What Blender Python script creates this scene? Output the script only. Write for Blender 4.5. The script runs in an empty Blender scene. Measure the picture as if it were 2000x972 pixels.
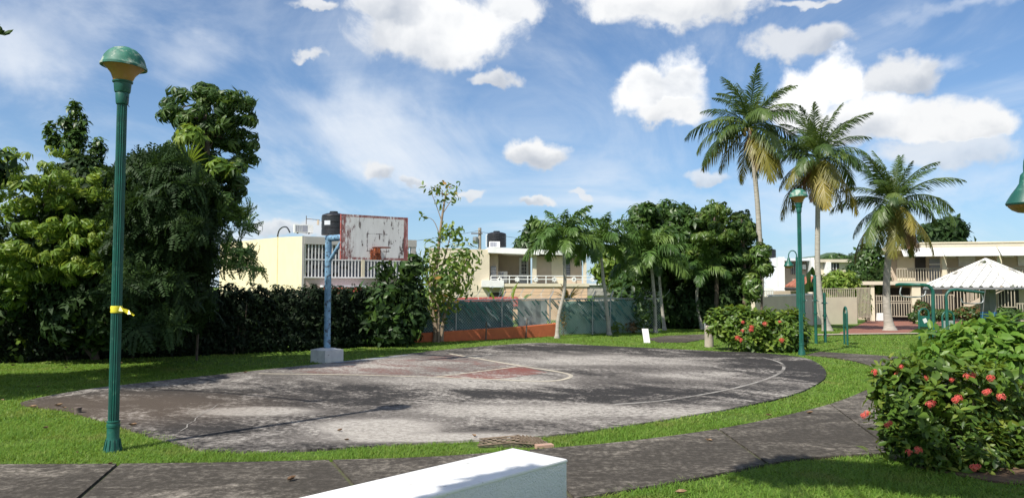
import bpy, bmesh, math, random
import numpy as np
from mathutils import Vector, Matrix
random.seed(7); rng = np.random.default_rng(11)
S = bpy.context.scene
COL = S.collection
R = math.radians

# ------------------------------------------------------------------ camera
F = 1444.0; CH = 2.0; TH = math.atan(74/1444.0)      # focal length in photo pixels, eye height, upward tilt
cd = bpy.data.cameras.new('camera'); cam = bpy.data.objects.new('camera', cd); COL.objects.link(cam)
cd.sensor_width = 36; cd.lens = 36*F/2000; cd.clip_end = 9000; cd.clip_start = .05
cam.location = (0, 0, CH); cam.rotation_euler = (R(90)+TH, 0, 0)
S.camera = cam
S.view_settings.view_transform = 'Standard'; S.view_settings.look = 'None'
S.view_settings.gamma = 1; S.view_settings.exposure = 0.46
S.view_settings.use_curve_mapping = False
S.cycles.max_bounces = 6; S.cycles.diffuse_bounces = 3; S.cycles.transparent_max_bounces = 6

SUN_EL = 48.0; SUN_AZ = 223.0          # azimuth clockwise from +Y (the view direction)
SUN_STRENGTH = 4.9; SKY_STRENGTH = 0.072

# ------------------------------------------------------------------ node helper
class NT:
    def __init__(s, tree): s.t = tree; s.n = tree.nodes; s.l = tree.links
    def put(s, sock, v):
        if v is None: return
        if hasattr(v, 'is_output'): s.l.new(v, sock)
        else:
            if hasattr(v, '__len__') and len(v) == 3 and sock.type == 'RGBA': v = (*v, 1)
            sock.default_value = v
    def m(s, op, a, b=None, c=None, clamp=False):
        n = s.n.new('ShaderNodeMath'); n.operation = op; n.use_clamp = clamp
        s.put(n.inputs[0], a); s.put(n.inputs[1], b); s.put(n.inputs[2], c)
        return n.outputs[0]
    def vm(s, op, a, b=None):
        n = s.n.new('ShaderNodeVectorMath'); n.operation = op
        s.put(n.inputs[0], a); s.put(n.inputs[1], b)
        return n.outputs['Value'] if op in ('LENGTH', 'DOT_PRODUCT', 'DISTANCE') else n.outputs[0]
    def mix(s, f, a, b):
        n = s.n.new('ShaderNodeMix'); n.data_type = 'RGBA'
        s.put(n.inputs[0], f); s.put(n.inputs[6], a); s.put(n.inputs[7], b)
        return n.outputs[2]
    def noise(s, vec, scale, detail=4, rough=.55, dist=0, w=None):
        n = s.n.new('ShaderNodeTexNoise'); s.put(n.inputs['Vector'], vec)
        n.inputs['Scale'].default_value = scale; n.inputs['Detail'].default_value = detail
        n.inputs['Roughness'].default_value = rough; n.inputs['Distortion'].default_value = dist
        return n.outputs['Fac']
    def step(s, x, lo, hi, inv=False):
        n = s.n.new('ShaderNodeMapRange'); n.interpolation_type = 'SMOOTHSTEP'
        s.put(n.inputs[0], x); s.put(n.inputs[1], lo); s.put(n.inputs[2], hi)
        n.inputs[3].default_value = 1 if inv else 0; n.inputs[4].default_value = 0 if inv else 1
        return n.outputs[0]
    def scale(s, vec, v):
        return s.vm('MULTIPLY', vec, v)
    def sep(s, v):
        n = s.n.new('ShaderNodeSeparateXYZ'); s.put(n.inputs[0], v); return n.outputs
    def comb(s, x, y, z):
        n = s.n.new('ShaderNodeCombineXYZ'); s.put(n.inputs[0], x); s.put(n.inputs[1], y); s.put(n.inputs[2], z); return n.outputs[0]
    def bump(s, h, strength, dist=.02):
        n = s.n.new('ShaderNodeBump'); n.inputs['Strength'].default_value = strength
        n.inputs['Distance'].default_value = dist; s.put(n.inputs['Height'], h); return n.outputs[0]

def ray(u, v):
    a = (u-1000)/F; b = (486-v)/F
    return Vector((a, math.cos(TH)-b*math.sin(TH), math.sin(TH)+b*math.cos(TH)))
def hgt(y): return -0.022*min(max(y-32, 0), 40)
def G(u, v):                     # the point of the ground seen at a photo pixel
    d = ray(u, v); z = 0.0
    for _ in range(40):
        t = (z-CH)/d.z; z = hgt(t*d.y)
    return Vector((t*d.x, t*d.y, z))
def at(u, v, Y):                 # the point at depth Y seen at a photo pixel
    d = ray(u, v); t = Y/d.y
    return Vector((d.x*t, Y, CH+d.z*t))

# ------------------------------------------------------------------ sky, clouds, sun
W = bpy.data.worlds.new('World'); S.world = W; W.use_nodes = True
def build_world():
    t = NT(W.node_tree); t.n.clear()
    out = t.n.new('ShaderNodeOutputWorld'); bg = t.n.new('ShaderNodeBackground')
    sky = t.n.new('ShaderNodeTexSky'); sky.sky_type = 'NISHITA'; sky.sun_disc = False
    sky.sun_elevation = R(SUN_EL); sky.sun_rotation = R(SUN_AZ)
    sky.air_density = 1.0; sky.dust_density = .35; sky.ozone_density = 2.2
    tc = t.n.new('ShaderNodeTexCoord'); d = tc.outputs['Generated']
    x, y, z = t.sep(d)
    az = t.m('ARCTAN2', x, y); el = t.m('ARCSINE', z)
    for sc_, am in ((9, .055), (26, .028), (70, .012)):          # ragged outlines
        az = t.m('ADD', az, t.m('MULTIPLY', t.m('SUBTRACT', t.noise(d, sc_, 3, .6), .5), am))
        el = t.m('ADD', el, t.m('MULTIPLY', t.m('SUBTRACT', t.noise(t.vm('ADD', d, (3.7, 1.9, 5.1)), sc_, 3, .6), .5), am))
    col = t.vm('MULTIPLY', sky.outputs[0], (.88, 1.08, 1.29))
    WH = .78/SKY_STRENGTH
    # pale air low over the horizon, all the way round
    low = t.m('POWER', t.m('SUBTRACT', 1, t.m('ABSOLUTE', z), clamp=True), 5)
    col = t.mix(t.m('MULTIPLY', low, .55), col, (.40*WH, .60*WH, .84*WH))
    # thin high cloud, everywhere
    p = t.comb(t.m('DIVIDE', x, t.m('ADD', t.m('ABSOLUTE', z), .25)), t.m('DIVIDE', y, t.m('ADD', t.m('ABSOLUTE', z), .25)), 0)
    c1 = t.noise(t.scale(p, (1.0, .75, 1)), 1.15, 8, .6, 1.1)
    c2 = t.noise(t.scale(p, (1.4, 4.5, 1)), 1.6, 6, .62, .9)
    cir = t.m('MULTIPLY', t.step(c1, .40, .72), t.m('ADD', .35, t.m('MULTIPLY', c2, .95)))
    col = t.mix(t.m('MULTIPLY', cir, .74, clamp=True), col, (.80*WH, .86*WH, .93*WH))
    n1 = t.noise(d, 13, 9, .60, .35)
    n2 = t.noise(t.vm('ADD', d, (-.022, -.006, .026)), 8, 5, .52, .3)
    n2b = t.noise(d, 8, 5, .52, .3)
    n3 = t.noise(d, 5.5, 3, .5, .3)
    veil = t.m('MULTIPLY', t.m('SUBTRACT', c1, .5), 2.2)
    nf = t.m('ADD', t.m('MULTIPLY', t.m('SUBTRACT', n1, .5), 1.9), t.m('MULTIPLY', t.m('SUBTRACT', n3, .5), 1.3))
    relief = t.m('SUBTRACT', n2b, n2)
    # cumulus: photo pixel of the middle, half width, half height, opacity, whiteness
    clouds = [(50,75,170,110,.69,.84), (40,120,120,50,.6,.84), (350,85,120,40,.28,.82), (690,262,300,56,.66,.84), (760,318,240,44,.6,.84), (640,200,180,40,.45,.84), (370,110,90,60,.45,.8),
      (1180,330,150,45,.35,.84), (620,448,170,24,.75,.84), (1250,395,260,26,.4,.84), (1560,420,180,60,.3,.86), (1930,345,120,40,.4,.85), (1900,10,170,14,.5,.8),
      (860,62,225,100,1,.98), (965,160,72,30,.85,.84), (770,22,130,60,.9,.95), (1000,25,90,60,.95,.96), (1315,12,215,70,1,.95), (1560,80,110,44,.8,.86), (1600,0,120,16,.8,.9),
      (1262,185,78,84,1,1.0), (1335,168,88,90,1,1.04), (1310,225,110,42,1,.93),
      (1615,175,85,80,1,1.06), (1560,215,80,60,1,1.04), (1690,245,130,72,1,.98), (1810,250,150,62,1,.93), (1910,238,78,56,1,.93), (1850,300,170,50,.7,.86),
      (1750,150,92,50,.92,.88), (1045,305,92,42,1,.93), (745,343,48,26,.85,.86), (600,110,40,20,.8,.86), (615,16,60,20,.85,.9), (1050,402,52,17,.85,.86),
      (918,380,40,16,.8,.85), (815,357,34,16,.7,.85), (1137,383,26,13,.7,.85), (1866,128,34,17,.6,.86), (1385,350,60,30,.7,.86), (470,470,80,16,.6,.85)]
    L = []
    for (u, v, ru, rv, op, wh) in clouds:
        q = ray(u, v); L.append((math.atan2(q.x, q.y), math.asin(q.normalized().z), ru/F*(.86 if op >= .7 else 1), rv/F*(.86 if op >= .7 else 1), op, wh))
    # the same kind of sky goes on beyond the frame, all the way round
    side = t.m('MULTIPLY', t.step(t.m('ABSOLUTE', az), .70, .82), t.step(z, .06, .16))
    emax = t.m('SUBTRACT', t.m('MULTIPLY', t.m('ADD', t.m('MULTIPLY', t.m('SUBTRACT', t.noise(d, 3.1, 2, .5), .52), 7), 2), side), 2)
    hs = t.m('MULTIPLY', t.m('SUBTRACT', n3, .5), 2); opv = 1.0; whv = .95
    for (ca, ce, ra, re, op, wh) in L:
        dx = t.m('DIVIDE', t.m('SUBTRACT', az, ca), ra); dy = t.m('DIVIDE', t.m('SUBTRACT', el, ce), re)
        if op < .7:                                              # thin veils
            dd = t.m('SQRT', t.m('ADD', t.m('MULTIPLY', dx, dx), t.m('MULTIPLY', dy, dy)))
            den = t.m('MULTIPLY', t.step(t.m('ADD', t.m('SUBTRACT', 1, dd), veil), -.25, 1.15), op)
            col = t.mix(den, col, (.80*WH, .85*WH, .92*WH)); continue
        d2 = t.m('MULTIPLY', dy, t.m('ADD', 1, t.m('MULTIPLY', t.m('LESS_THAN', dy, 0), .35)))   # flatter underside
        e = t.m('SUBTRACT', 1, t.m('SQRT', t.m('ADD', t.m('MULTIPLY', dx, dx), t.m('MULTIPLY', d2, d2))))
        win = t.step(t.m('SUBTRACT', e, emax), -.22, .22); keep = t.m('SUBTRACT', 1, win)
        hs = t.m('ADD', t.m('MULTIPLY', hs, keep), t.m('MULTIPLY', dy, win))
        opv = t.m('ADD', t.m('MULTIPLY', opv, keep), t.m('MULTIPLY', win, op)); whv = t.m('ADD', t.m('MULTIPLY', whv, keep), t.m('MULTIPLY', win, wh))
        emax = t.m('MAXIMUM', emax, e)
    den = t.m('MULTIPLY', t.step(t.m('ADD', emax, t.m('MULTIPLY', nf, .90)), -.05, .42), opv)
    core = t.step(t.m('ADD', emax, t.m('MULTIPLY', nf, .6)), .1, .75)
    sh = t.m('ADD', t.m('MULTIPLY', hs, .30), t.m('MULTIPLY', relief, 1.35))
    lit = t.m('ADD', t.step(sh, -.44, .14), t.m('MULTIPLY', t.m('SUBTRACT', 1, core), .25), clamp=True)
    c = t.mix(lit, (.50*WH, .55*WH, .63*WH), (.95*WH, .96*WH, .97*WH))
    c = t.vm('MULTIPLY', c, t.comb(whv, whv, whv))
    col = t.mix(den, col, c)
    t.l.new(col, bg.inputs[0]); bg.inputs[1].default_value = SKY_STRENGTH
    t.l.new(bg.outputs[0], out.inputs[0])
build_world()
W.cycles.sampling_method = 'MANUAL'; W.cycles.sample_map_resolution = 512
sd = bpy.data.lights.new('sun', 'SUN'); sd.energy = SUN_STRENGTH; sd.angle = R(.53); sd.color = (1, .95, .86)
sun = bpy.data.objects.new('sun', sd); COL.objects.link(sun)
sv = Vector((math.sin(R(SUN_AZ))*math.cos(R(SUN_EL)), math.cos(R(SUN_AZ))*math.cos(R(SUN_EL)), math.sin(R(SUN_EL))))
sun.rotation_euler = sv.to_track_quat('Z', 'Y').to_euler(); sun.location = sv*60
SHX, SHY = -sv.x/sv.z, -sv.y/sv.z      # shadow offset per metre of height

# ------------------------------------------------------------------ materials
def newmat(name):
    m = bpy.data.materials.new(name); m.use_nodes = True
    t = NT(m.node_tree); b = t.n['Principled BSDF']
    return m, t, b
def wpos(t): return t.n.new('ShaderNodeNewGeometry').outputs['Position']
def pmat(name, c1, c2=None, scale=3, lo=.35, hi=.65, rough=.7, bump=0, bscale=40, metal=0, stain=None, sscale=8, slo=.58, shi=.66, coords='w', stretch=None, bd=.01):
    m, t, b = newmat(name)
    p = wpos(t) if coords == 'w' else t.n.new('ShaderNodeTexCoord').outputs['Object']
    if stretch: p = t.scale(p, stretch)
    col = c1
    if c2: col = t.mix(t.step(t.noise(p, scale, 6, .6), lo, hi), c1, c2)
    if stain: col = t.mix(t.step(t.noise(p, sscale, 7, .65), slo, shi), col, stain)
    t.put(b.inputs['Base Color'], col); b.inputs['Roughness'].default_value = rough; b.inputs['Metallic'].default_value = metal
    if bump: t.put(b.inputs['Normal'], t.bump(t.noise(p, bscale, 5, .6), bump, bd))
    return m
def leafmat(name, dark, mid, light, trans=.35, rough=.42, tcol=None, spec=.45, dry=None):
    m, t, b = newmat(name)
    at_ = t.n.new('ShaderNodeAttribute'); at_.attribute_name = 'rnd'
    oi = t.n.new('ShaderNodeObjectInfo')
    f = t.m('FRACT', t.m('ADD', at_.outputs['Fac'], oi.outputs['Random']))
    big = t.noise(wpos(t), 1.1, 2, .5)
    f = t.m('ADD', t.m('MULTIPLY', f, .75), t.m('MULTIPLY', t.m('SUBTRACT', big, .35), .7), clamp=True)
    col = t.mix(t.step(f, 0, .55), dark, mid); col = t.mix(t.step(f, .55, 1), col, light)
    if dry: col = t.mix(t.m('MULTIPLY', t.step(t.noise(wpos(t), .8, 6, .65), .52, .70), .65), col, dry)
    t.put(b.inputs['Base Color'], col); b.inputs['Roughness'].default_value = rough
    b.inputs['Specular IOR Level'].default_value = spec
    tr = t.n.new('ShaderNodeBsdfTranslucent')
    t.put(tr.inputs['Color'], t.mix(.5, col, tcol or (light[0]*1.3, light[1]*1.3, light[2]*.6)))
    mx = t.n.new('ShaderNodeMixShader'); mx.inputs[0].default_value = trans
    t.l.new(b.outputs[0], mx.inputs[1]); t.l.new(tr.outputs[0], mx.inputs[2])
    t.l.new(mx.outputs[0], t.n['Material Output'].inputs[0])
    return m

def concrete_color(t, p, court=True):
    """weathered slab: pale worn concrete under dark algae"""
    q = t.scale(p, (1, 1, 0))
    ang = R(-40 if court else 10)
    x, y, _ = t.sep(q)
    xr = t.m('ADD', t.m('MULTIPLY', x, math.cos(ang)), t.m('MULTIPLY', y, math.sin(ang)))
    yr = t.m('ADD', t.m('MULTIPLY', x, -math.sin(ang)), t.m('MULTIPLY', y, math.cos(ang)))
    st = t.comb(t.m('MULTIPLY', xr, .55), yr, 0)
    big = t.noise(st, .30, 5, .6, .5); mid = t.noise(st, 1.3, 10, .74, .8); fine = t.noise(q, 11, 8, .8, .3); grit = t.noise(q, 90, 3, .7)
    a = t.m('ADD', t.m('ADD', t.m('MULTIPLY', big, .55), t.m('MULTIPLY', mid, 1.05)), t.m('MULTIPLY', fine, .80))
    return a, fine, grit, big, mid, q
WORN = [(735, 838, .75, .32, .62), (480, 806, .85, .22, .42), (840, 858, 1.3, .16, .35), (1180, 705, 3.0, .8, .20), (1130, 805, 2.4, .35, .22), (960, 745, 2.0, .4, .15), (700, 715, 2.0, 1.2, .16), (1380, 735, 1.4, .5, .16), (250, 790, 1.6, .8, -.3), (1080, 772, 2.4, .32, -.20), (1300, 775, 2.0, .5, -.16), (1150, 680, 3.0, .6, -.3), (1450, 690, 3.0, .7, -.3), (1540, 718, 1.4, 1.8, -.3), (700, 780, 1.5, .5, -.12), (330, 830, 1.5, .5, -.12), (600, 770, 1.5, .6, -.05)]
def slab_mat(name, court=True, paint=None, pw=(.42, .60), dark=1.0):
    m, t, b = newmat(name); p = wpos(t)
    a, fine, grit, big, mid, q = concrete_color(t, p, court)
    if court:
        for (u, v, rx, ry, k) in WORN:
            g = G(u, v)
            e = t.vm('LENGTH', t.vm('DIVIDE', t.vm('SUBTRACT', q, (g.x, g.y, 0)), (rx*1.25, ry*2.2, 1)))
            a = t.m('ADD', a, t.m('MULTIPLY', t.step(t.m('ADD', e, t.m('ADD', t.m('MULTIPLY', t.m('SUBTRACT', mid, .5), 3.2), t.m('MULTIPLY', t.m('SUBTRACT', fine, .5), 2.2))), .2, 1.3, True), k))
        f = t.step(a, 1.03, 1.24)
        f2 = t.step(t.m('ADD', a, t.m('MULTIPLY', t.m('SUBTRACT', grit, .5), .30)), 1.19, 1.43)
        col = t.mix(f, (.036, .033, .031), (.150, .135, .122)); col = t.mix(f2, col, (.40, .372, .335))
        col = t.mix(t.m('MULTIPLY', t.step(fine, .42, .56, True), .6), col, t.vm('MULTIPLY', col, (.40, .38, .37)))
        col = t.mix(t.m('MULTIPLY', t.step(big, .5, .3, False), .0), col, (.16, .11, .07))
        dirt = t.m('MULTIPLY', t.step(t.vm('LENGTH', t.vm('DIVIDE', t.vm('SUBTRACT', q, (*G(200, 800).xy, 0)), (3.6, 2.4, 1))), .3, 1.1, True), .45)
        col = t.mix(dirt, col, (.135, .10, .072))
    else:
        f = t.step(a, 1.12, 1.62)
        col = t.mix(f, (.070*dark, .061*dark, .050*dark), (.36*dark, .32*dark, .27*dark))
        col = t.mix(t.m('MULTIPLY', t.step(fine, .44, .60, True), .6), col, t.vm('MULTIPLY', col, (.42, .40, .38)))
    if paint:
        wear = t.step(t.m('ADD', t.m('MULTIPLY', mid, .6), t.m('MULTIPLY', fine, .5)), pw[0], pw[1], True)
        col = t.mix(wear, col, paint)
    col = t.mix(t.m('MULTIPLY', t.step(grit, .55, .75), .25), col, t.mix(.5, col, (.02, .02, .02)))
    t.put(b.inputs['Base Color'], col); b.inputs['Roughness'].default_value = .88
    b.inputs['Specular IOR Level'].default_value = .25
    t.put(b.inputs['Normal'], t.bump(t.m('ADD', fine, grit), .6, .01))
    return m

M = {}
M['court'] = slab_mat('court_concrete')
M['path'] = slab_mat('path_concrete', False)
M['line'] = slab_mat('worn_line_paint', True, (.57, .51, .40), (.50, .71))
M['red'] = slab_mat('faded_red_paint', True, (.18, .066, .054), (.48, .68))
M['redfaint'] = slab_mat('very_faded_red_paint', True, (.19, .085, .072), (.38, .60))
M['blueedge'] = slab_mat('faded_blue_paint', True, (.30, .38, .46), (.40, .62))
M['paleline'] = slab_mat('old_white_line', True, (.37, .35, .32), (.46, .65))
M['soil'] = pmat('soil', (.075, .045, .03), (.14, .085, .05), 9, rough=.95, bump=.5, bscale=60)
M['joint'] = pmat('joint_dirt', (.06, .05, .032), (.07, .085, .03), 6, rough=.95)
def ground_mat():
    m, t, b = newmat('lawn'); p = t.scale(wpos(t), (1, 1, 0))
    n = t.noise(p, .5, 5, .6); f = t.noise(p, 7, 6, .7); g = t.noise(p, 60, 3, .7)
    c = t.mix(t.step(n, .35, .65), (.105, .185, .030), (.150, .225, .045))
    c = t.mix(t.step(f, .35, .7), c, (.06, .115, .018))
    c = t.mix(t.m('MULTIPLY', t.step(g, .5, .7), .6), c, (.16, .20, .06))
    c = t.mix(t.m('MULTIPLY', t.step(t.noise(p, 1.3, 4, .6), .58, .72), .5), c, (.17, .16, .06))
    t.put(b.inputs['Base Color'], c); b.inputs['Roughness'].default_value = .9
    b.inputs['Specular IOR Level'].default_value = .1
    t.put(b.inputs['Normal'], t.bump(t.m('ADD', f, g), .8, .04))
    return m
M['ground'] = ground_mat()
M['grass'] = leafmat('grass_blades', (.088, .185, .022), (.155, .285, .040), (.27, .34, .080), .42, .5, spec=.25, dry=(.27, .25, .085))
M['green'] = pmat('green_paint', (.009, .10, .072), (.012, .075, .058), 5, rough=.42, bump=.12, bscale=60, stain=(.05, .15, .115), sscale=9, slo=.57, shi=.72)
M['cap'] = pmat('weathered_green_cap', (.012, .10, .07), (.03, .16, .11), 9, rough=.6, stain=(.30, .36, .30), sscale=5, slo=.50, shi=.62)
def amber_mat():
    m, t, b = newmat('amber_lamp_bowl')
    n = t.noise(wpos(t), 5, 4); t.put(b.inputs['Base Color'], t.mix(n, (.40, .215, .06), (.29, .145, .04)))
    b.inputs['Roughness'].default_value = .28; b.inputs['Subsurface Weight'].default_value = .0
    return m
M['amber'] = amber_mat()
M['tape'] = pmat('yellow_tape', (.75, .62, .02), (.65, .60, .05), 20, rough=.35)
M['black'] = pmat('black_plastic', (.012, .013, .016), (.022, .023, .026), 4, rough=.42)
M['bluepole'] = pmat('worn_blue_paint', (.13, .26, .40), (.21, .37, .52), 5, rough=.55, stain=(.045, .055, .08), sscale=12, slo=.54, shi=.60, bump=.15, bscale=25)
M['block'] = pmat('white_block', (.62, .62, .60), (.50, .50, .50), 4, rough=.8, bump=.3, bscale=25, stain=(.13, .11, .09), sscale=6, slo=.60, shi=.70)
M['rust'] = pmat('rusty_orange', (.45, .12, .035), (.22, .05, .02), 14, rough=.8, stain=(.10, .035, .02), sscale=22, slo=.48, shi=.6, bump=.3)
M['rim'] = pmat('dark_rusty_rim', (.17, .05, .03), (.08, .03, .02), 20, rough=.8)
M['whitestucco'] = pmat('white_stucco', (.78, .79, .79), (.74, .75, .76), 3, rough=.75, bump=1.0, bscale=55, bd=.02, stain=(.62, .62, .60), sscale=2.5, slo=.6, shi=.8)
M['whitetop'] = pmat('white_painted_top', (.78, .78, .77), (.70, .70, .69), 2.5, rough=.6, bump=.15, bscale=50, stain=(.40, .39, .36), sscale=9, slo=.62, shi=.70, stretch=(1, 1, 1))
M['white'] = pmat('white_paint', (.78, .78, .76), (.70, .70, .69), 2, rough=.55, stain=(.5, .49, .46), sscale=5, slo=.62, shi=.8)
M['yellow'] = pmat('pale_yellow_wall', (.76, .66, .43), (.71, .62, .40), 1.2, rough=.85, stain=(.50, .43, .27), sscale=2.2, slo=.60, shi=.85, bump=.1, bscale=12)
M['greywall'] = pmat('grey_facade', (.46, .43, .41), (.40, .38, .37), 1.2, rough=.85, stain=(.28, .26, .25), sscale=3, slo=.62, shi=.82)
M['pinkwall'] = pmat('dusty_pink_wall', (.50, .37, .34), (.44, .33, .31), 1.2, rough=.85)
M['grille'] = pmat('white_grille', (.70, .68, .69), (.60, .58, .59), 4, rough=.5)
M['louvre'] = pmat('grey_louvre', (.30, .31, .36), (.24, .25, .30), 2, rough=.45)
M['dark'] = pmat('dark_interior', (.030, .028, .027), (.045, .04, .04), 2, rough=.8)
M['glass'] = pmat('dark_window_glass', (.03, .035, .045), (.05, .055, .065), 2, rough=.12)
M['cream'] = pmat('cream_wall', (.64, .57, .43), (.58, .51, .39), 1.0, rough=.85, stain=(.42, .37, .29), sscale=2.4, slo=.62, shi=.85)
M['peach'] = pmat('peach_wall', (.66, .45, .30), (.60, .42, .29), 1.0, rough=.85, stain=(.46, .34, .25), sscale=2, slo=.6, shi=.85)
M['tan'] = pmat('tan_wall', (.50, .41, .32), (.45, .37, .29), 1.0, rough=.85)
M['mossgrey'] = pmat('stained_grey_wall', (.40, .37, .33), (.33, .31, .28), 1.4, rough=.9, stain=(.09, .085, .08), sscale=2.6, slo=.54, shi=.64)
M['beige'] = pmat('beige_wall', (.60, .53, .42), (.55, .48, .38), 1.2, rough=.85, stain=(.42, .37, .30), sscale=2, slo=.62, shi=.85)
M['orange'] = pmat('orange_wall', (.52, .135, .05), (.44, .115, .045), 2.2, rough=.85, bump=.5, bscale=14, bd=.03, stain=(.27, .075, .04), sscale=3.5, slo=.58, shi=.75)
M['redroof'] = pmat('red_roof', (.33, .06, .04), (.24, .05, .035), 3, rough=.7)
M['terracotta'] = pmat('terracotta_tile', (.40, .14, .08), (.26, .09, .055), 6, rough=.8)
M['paver'] = pmat('red_paver', (.36, .15, .10), (.30, .12, .085), 5, rough=.85, stain=(.13, .06, .045), sscale=2, slo=.6, shi=.8)
M['metal'] = pmat('galvanised_steel', (.42, .43, .43), (.34, .35, .35), 12, rough=.45, metal=.6)
M['wire'] = pmat('chain_link_wire', (.46, .50, .49), (.36, .40, .39), 8, rough=.45, metal=.3)
M['screen2'] = pmat('pale_green_privacy_screen', (.17, .34, .28), (.30, .44, .36), 1.4, rough=.75, stain=(.03, .07, .05), sscale=2.2, slo=.54, shi=.66)
M['screen'] = pmat('blue_green_privacy_screen', (.04, .12, .14), (.09, .19, .18), 1.4, rough=.75, stain=(.10, .17, .13), sscale=2.2, slo=.56, shi=.72)
M['slat'] = pmat('teal_slat', (.03, .12, .115), (.055, .17, .15), 2, rough=.6)
M['paleslat'] = pmat('pale_slat', (.42, .46, .44), (.33, .37, .36), 3, rough=.6)
M['rod'] = pmat('rusty_rod', (.14, .11, .09), (.08, .06, .05), 9, rough=.8)
M['concretepost'] = pmat('rough_concrete', (.40, .35, .28), (.32, .28, .23), 5, rough=.9, bump=.6, bscale=18, bd=.02, stain=(.16, .14, .12), sscale=7, slo=.6, shi=.72)
M['palebark'] = pmat('pale_ringed_bark', (.40, .37, .32), (.28, .26, .22), 3, rough=.9, stretch=(1, 1, 9), bump=.5, bscale=6, bd=.02, stain=(.14, .13, .11), sscale=3, slo=.6, shi=.75)
M['bark'] = pmat('brown_bark', (.14, .105, .075), (.085, .065, .05), 6, rough=.95, bump=.5, bscale=22, bd=.02)
M['tanbark'] = pmat('tan_bark', (.30, .23, .16), (.20, .155, .11), 6, rough=.95, bump=.4, bscale=18)
M['crownshaft'] = pmat('green_crownshaft', (.16, .24, .07), (.11, .18, .05), 5, rough=.5)
M['awning'] = pmat('white_awning', (.76, .76, .74), (.70, .70, .69), 1.5, rough=.55)
M['gazeboroof'] = pmat('white_ribbed_roof', (.72, .71, .68), (.60, .59, .56), 3, rough=.6, stain=(.34, .32, .29), sscale=4.5, slo=.50, shi=.68, stretch=(1, 1, .3))
M['greypost'] = pmat('grey_post', (.19, .19, .20), (.15, .15, .16), 3, rough=.7)
M['bluepatch'] = pmat('blue_paint_patch', (.05, .20, .46), (.07, .25, .50), 5, rough=.6)
M['shadewhite'] = pmat('shade_tinted_white', (.60, .63, .68), (.55, .58, .63), 1, rough=.8)  # white with the blue of shade put into its colour
M['sign'] = pmat('green_sign_panel', (.012, .115, .085), (.01, .10, .075), 4, rough=.4)
M['tealgrid'] = pmat('grey_green_panel', (.22, .30, .27), (.30, .36, .33), 6, rough=.5)
M['husk'] = pmat('coconut_husk', (.22, .13, .035), (.30, .22, .06), 8, rough=.7)
M['deadfrond'] = leafmat('dead_frond', (.11, .055, .03), (.19, .11, .055), (.30, .20, .09), .2, .8)
M['deadleaf'] = pmat('dead_leaf', (.15, .085, .045), (.26, .17, .095), 9, rough=.85)
M['frond'] = leafmat('coconut_frond', (.038, .075, .020), (.080, .135, .030), (.16, .21, .055), .34, .42)
M['oldfrond'] = leafmat('yellowing_frond', (.09, .105, .022), (.20, .185, .032), (.38, .29, .06), .35, .45)
M['smallfrond'] = leafmat('small_palm_frond', (.045, .10, .022), (.085, .165, .035), (.15, .23, .055), .35, .42)
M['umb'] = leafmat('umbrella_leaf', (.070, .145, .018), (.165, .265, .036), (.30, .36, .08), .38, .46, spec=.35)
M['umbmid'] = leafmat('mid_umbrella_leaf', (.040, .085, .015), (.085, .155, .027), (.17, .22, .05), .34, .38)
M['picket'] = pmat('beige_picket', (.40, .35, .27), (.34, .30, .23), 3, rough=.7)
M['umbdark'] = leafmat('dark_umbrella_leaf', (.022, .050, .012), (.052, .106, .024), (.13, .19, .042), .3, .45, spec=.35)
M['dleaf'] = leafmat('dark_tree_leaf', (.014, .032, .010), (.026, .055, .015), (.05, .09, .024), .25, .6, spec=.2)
M['mleaf'] = leafmat('mid_tree_leaf', (.022, .05, .012), (.05, .105, .020), (.10, .165, .035), .3, .42)
M['hleaf'] = leafmat('hedge_leaf', (.006, .014, .006), (.012, .025, .009), (.026, .044, .013), .2, .6, spec=.2)  # leaf colour set very dark to add to the trees' shade on the hedge
M['lime'] = leafmat('lime_leaf', (.06, .12, .015), (.14, .22, .03), (.26, .32, .05), .4, .42)
M['ixora'] = leafmat('ixora_leaf', (.022, .052, .010), (.075, .140, .020), (.25, .28, .045), .3, .42, spec=.35)
M['broad'] = leafmat('broad_light_leaf', (.08, .17, .025), (.13, .25, .035), (.24, .34, .065), .42, .42, spec=.35)
M['seagrape'] = leafmat('seagrape_leaf', (.05, .115, .020), (.13, .215, .036), (.25, .29, .06), .38, .4)
M['orangeleaf'] = leafmat('orange_old_leaf', (.30, .10, .03), (.36, .20, .05), (.30, .28, .06), .35, .5)
M['redleaf'] = leafmat('reddish_leaf', (.10, .05, .02), (.17, .09, .03), (.10, .13, .03), .3, .45)
M['petal'] = leafmat('coral_petal', (.55, .065, .055), (.70, .13, .105), (.78, .25, .19), .3, .5)
M['stem'] = pmat('woody_stem', (.11, .085, .05), (.07, .06, .03), 8, rough=.9)

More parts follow.
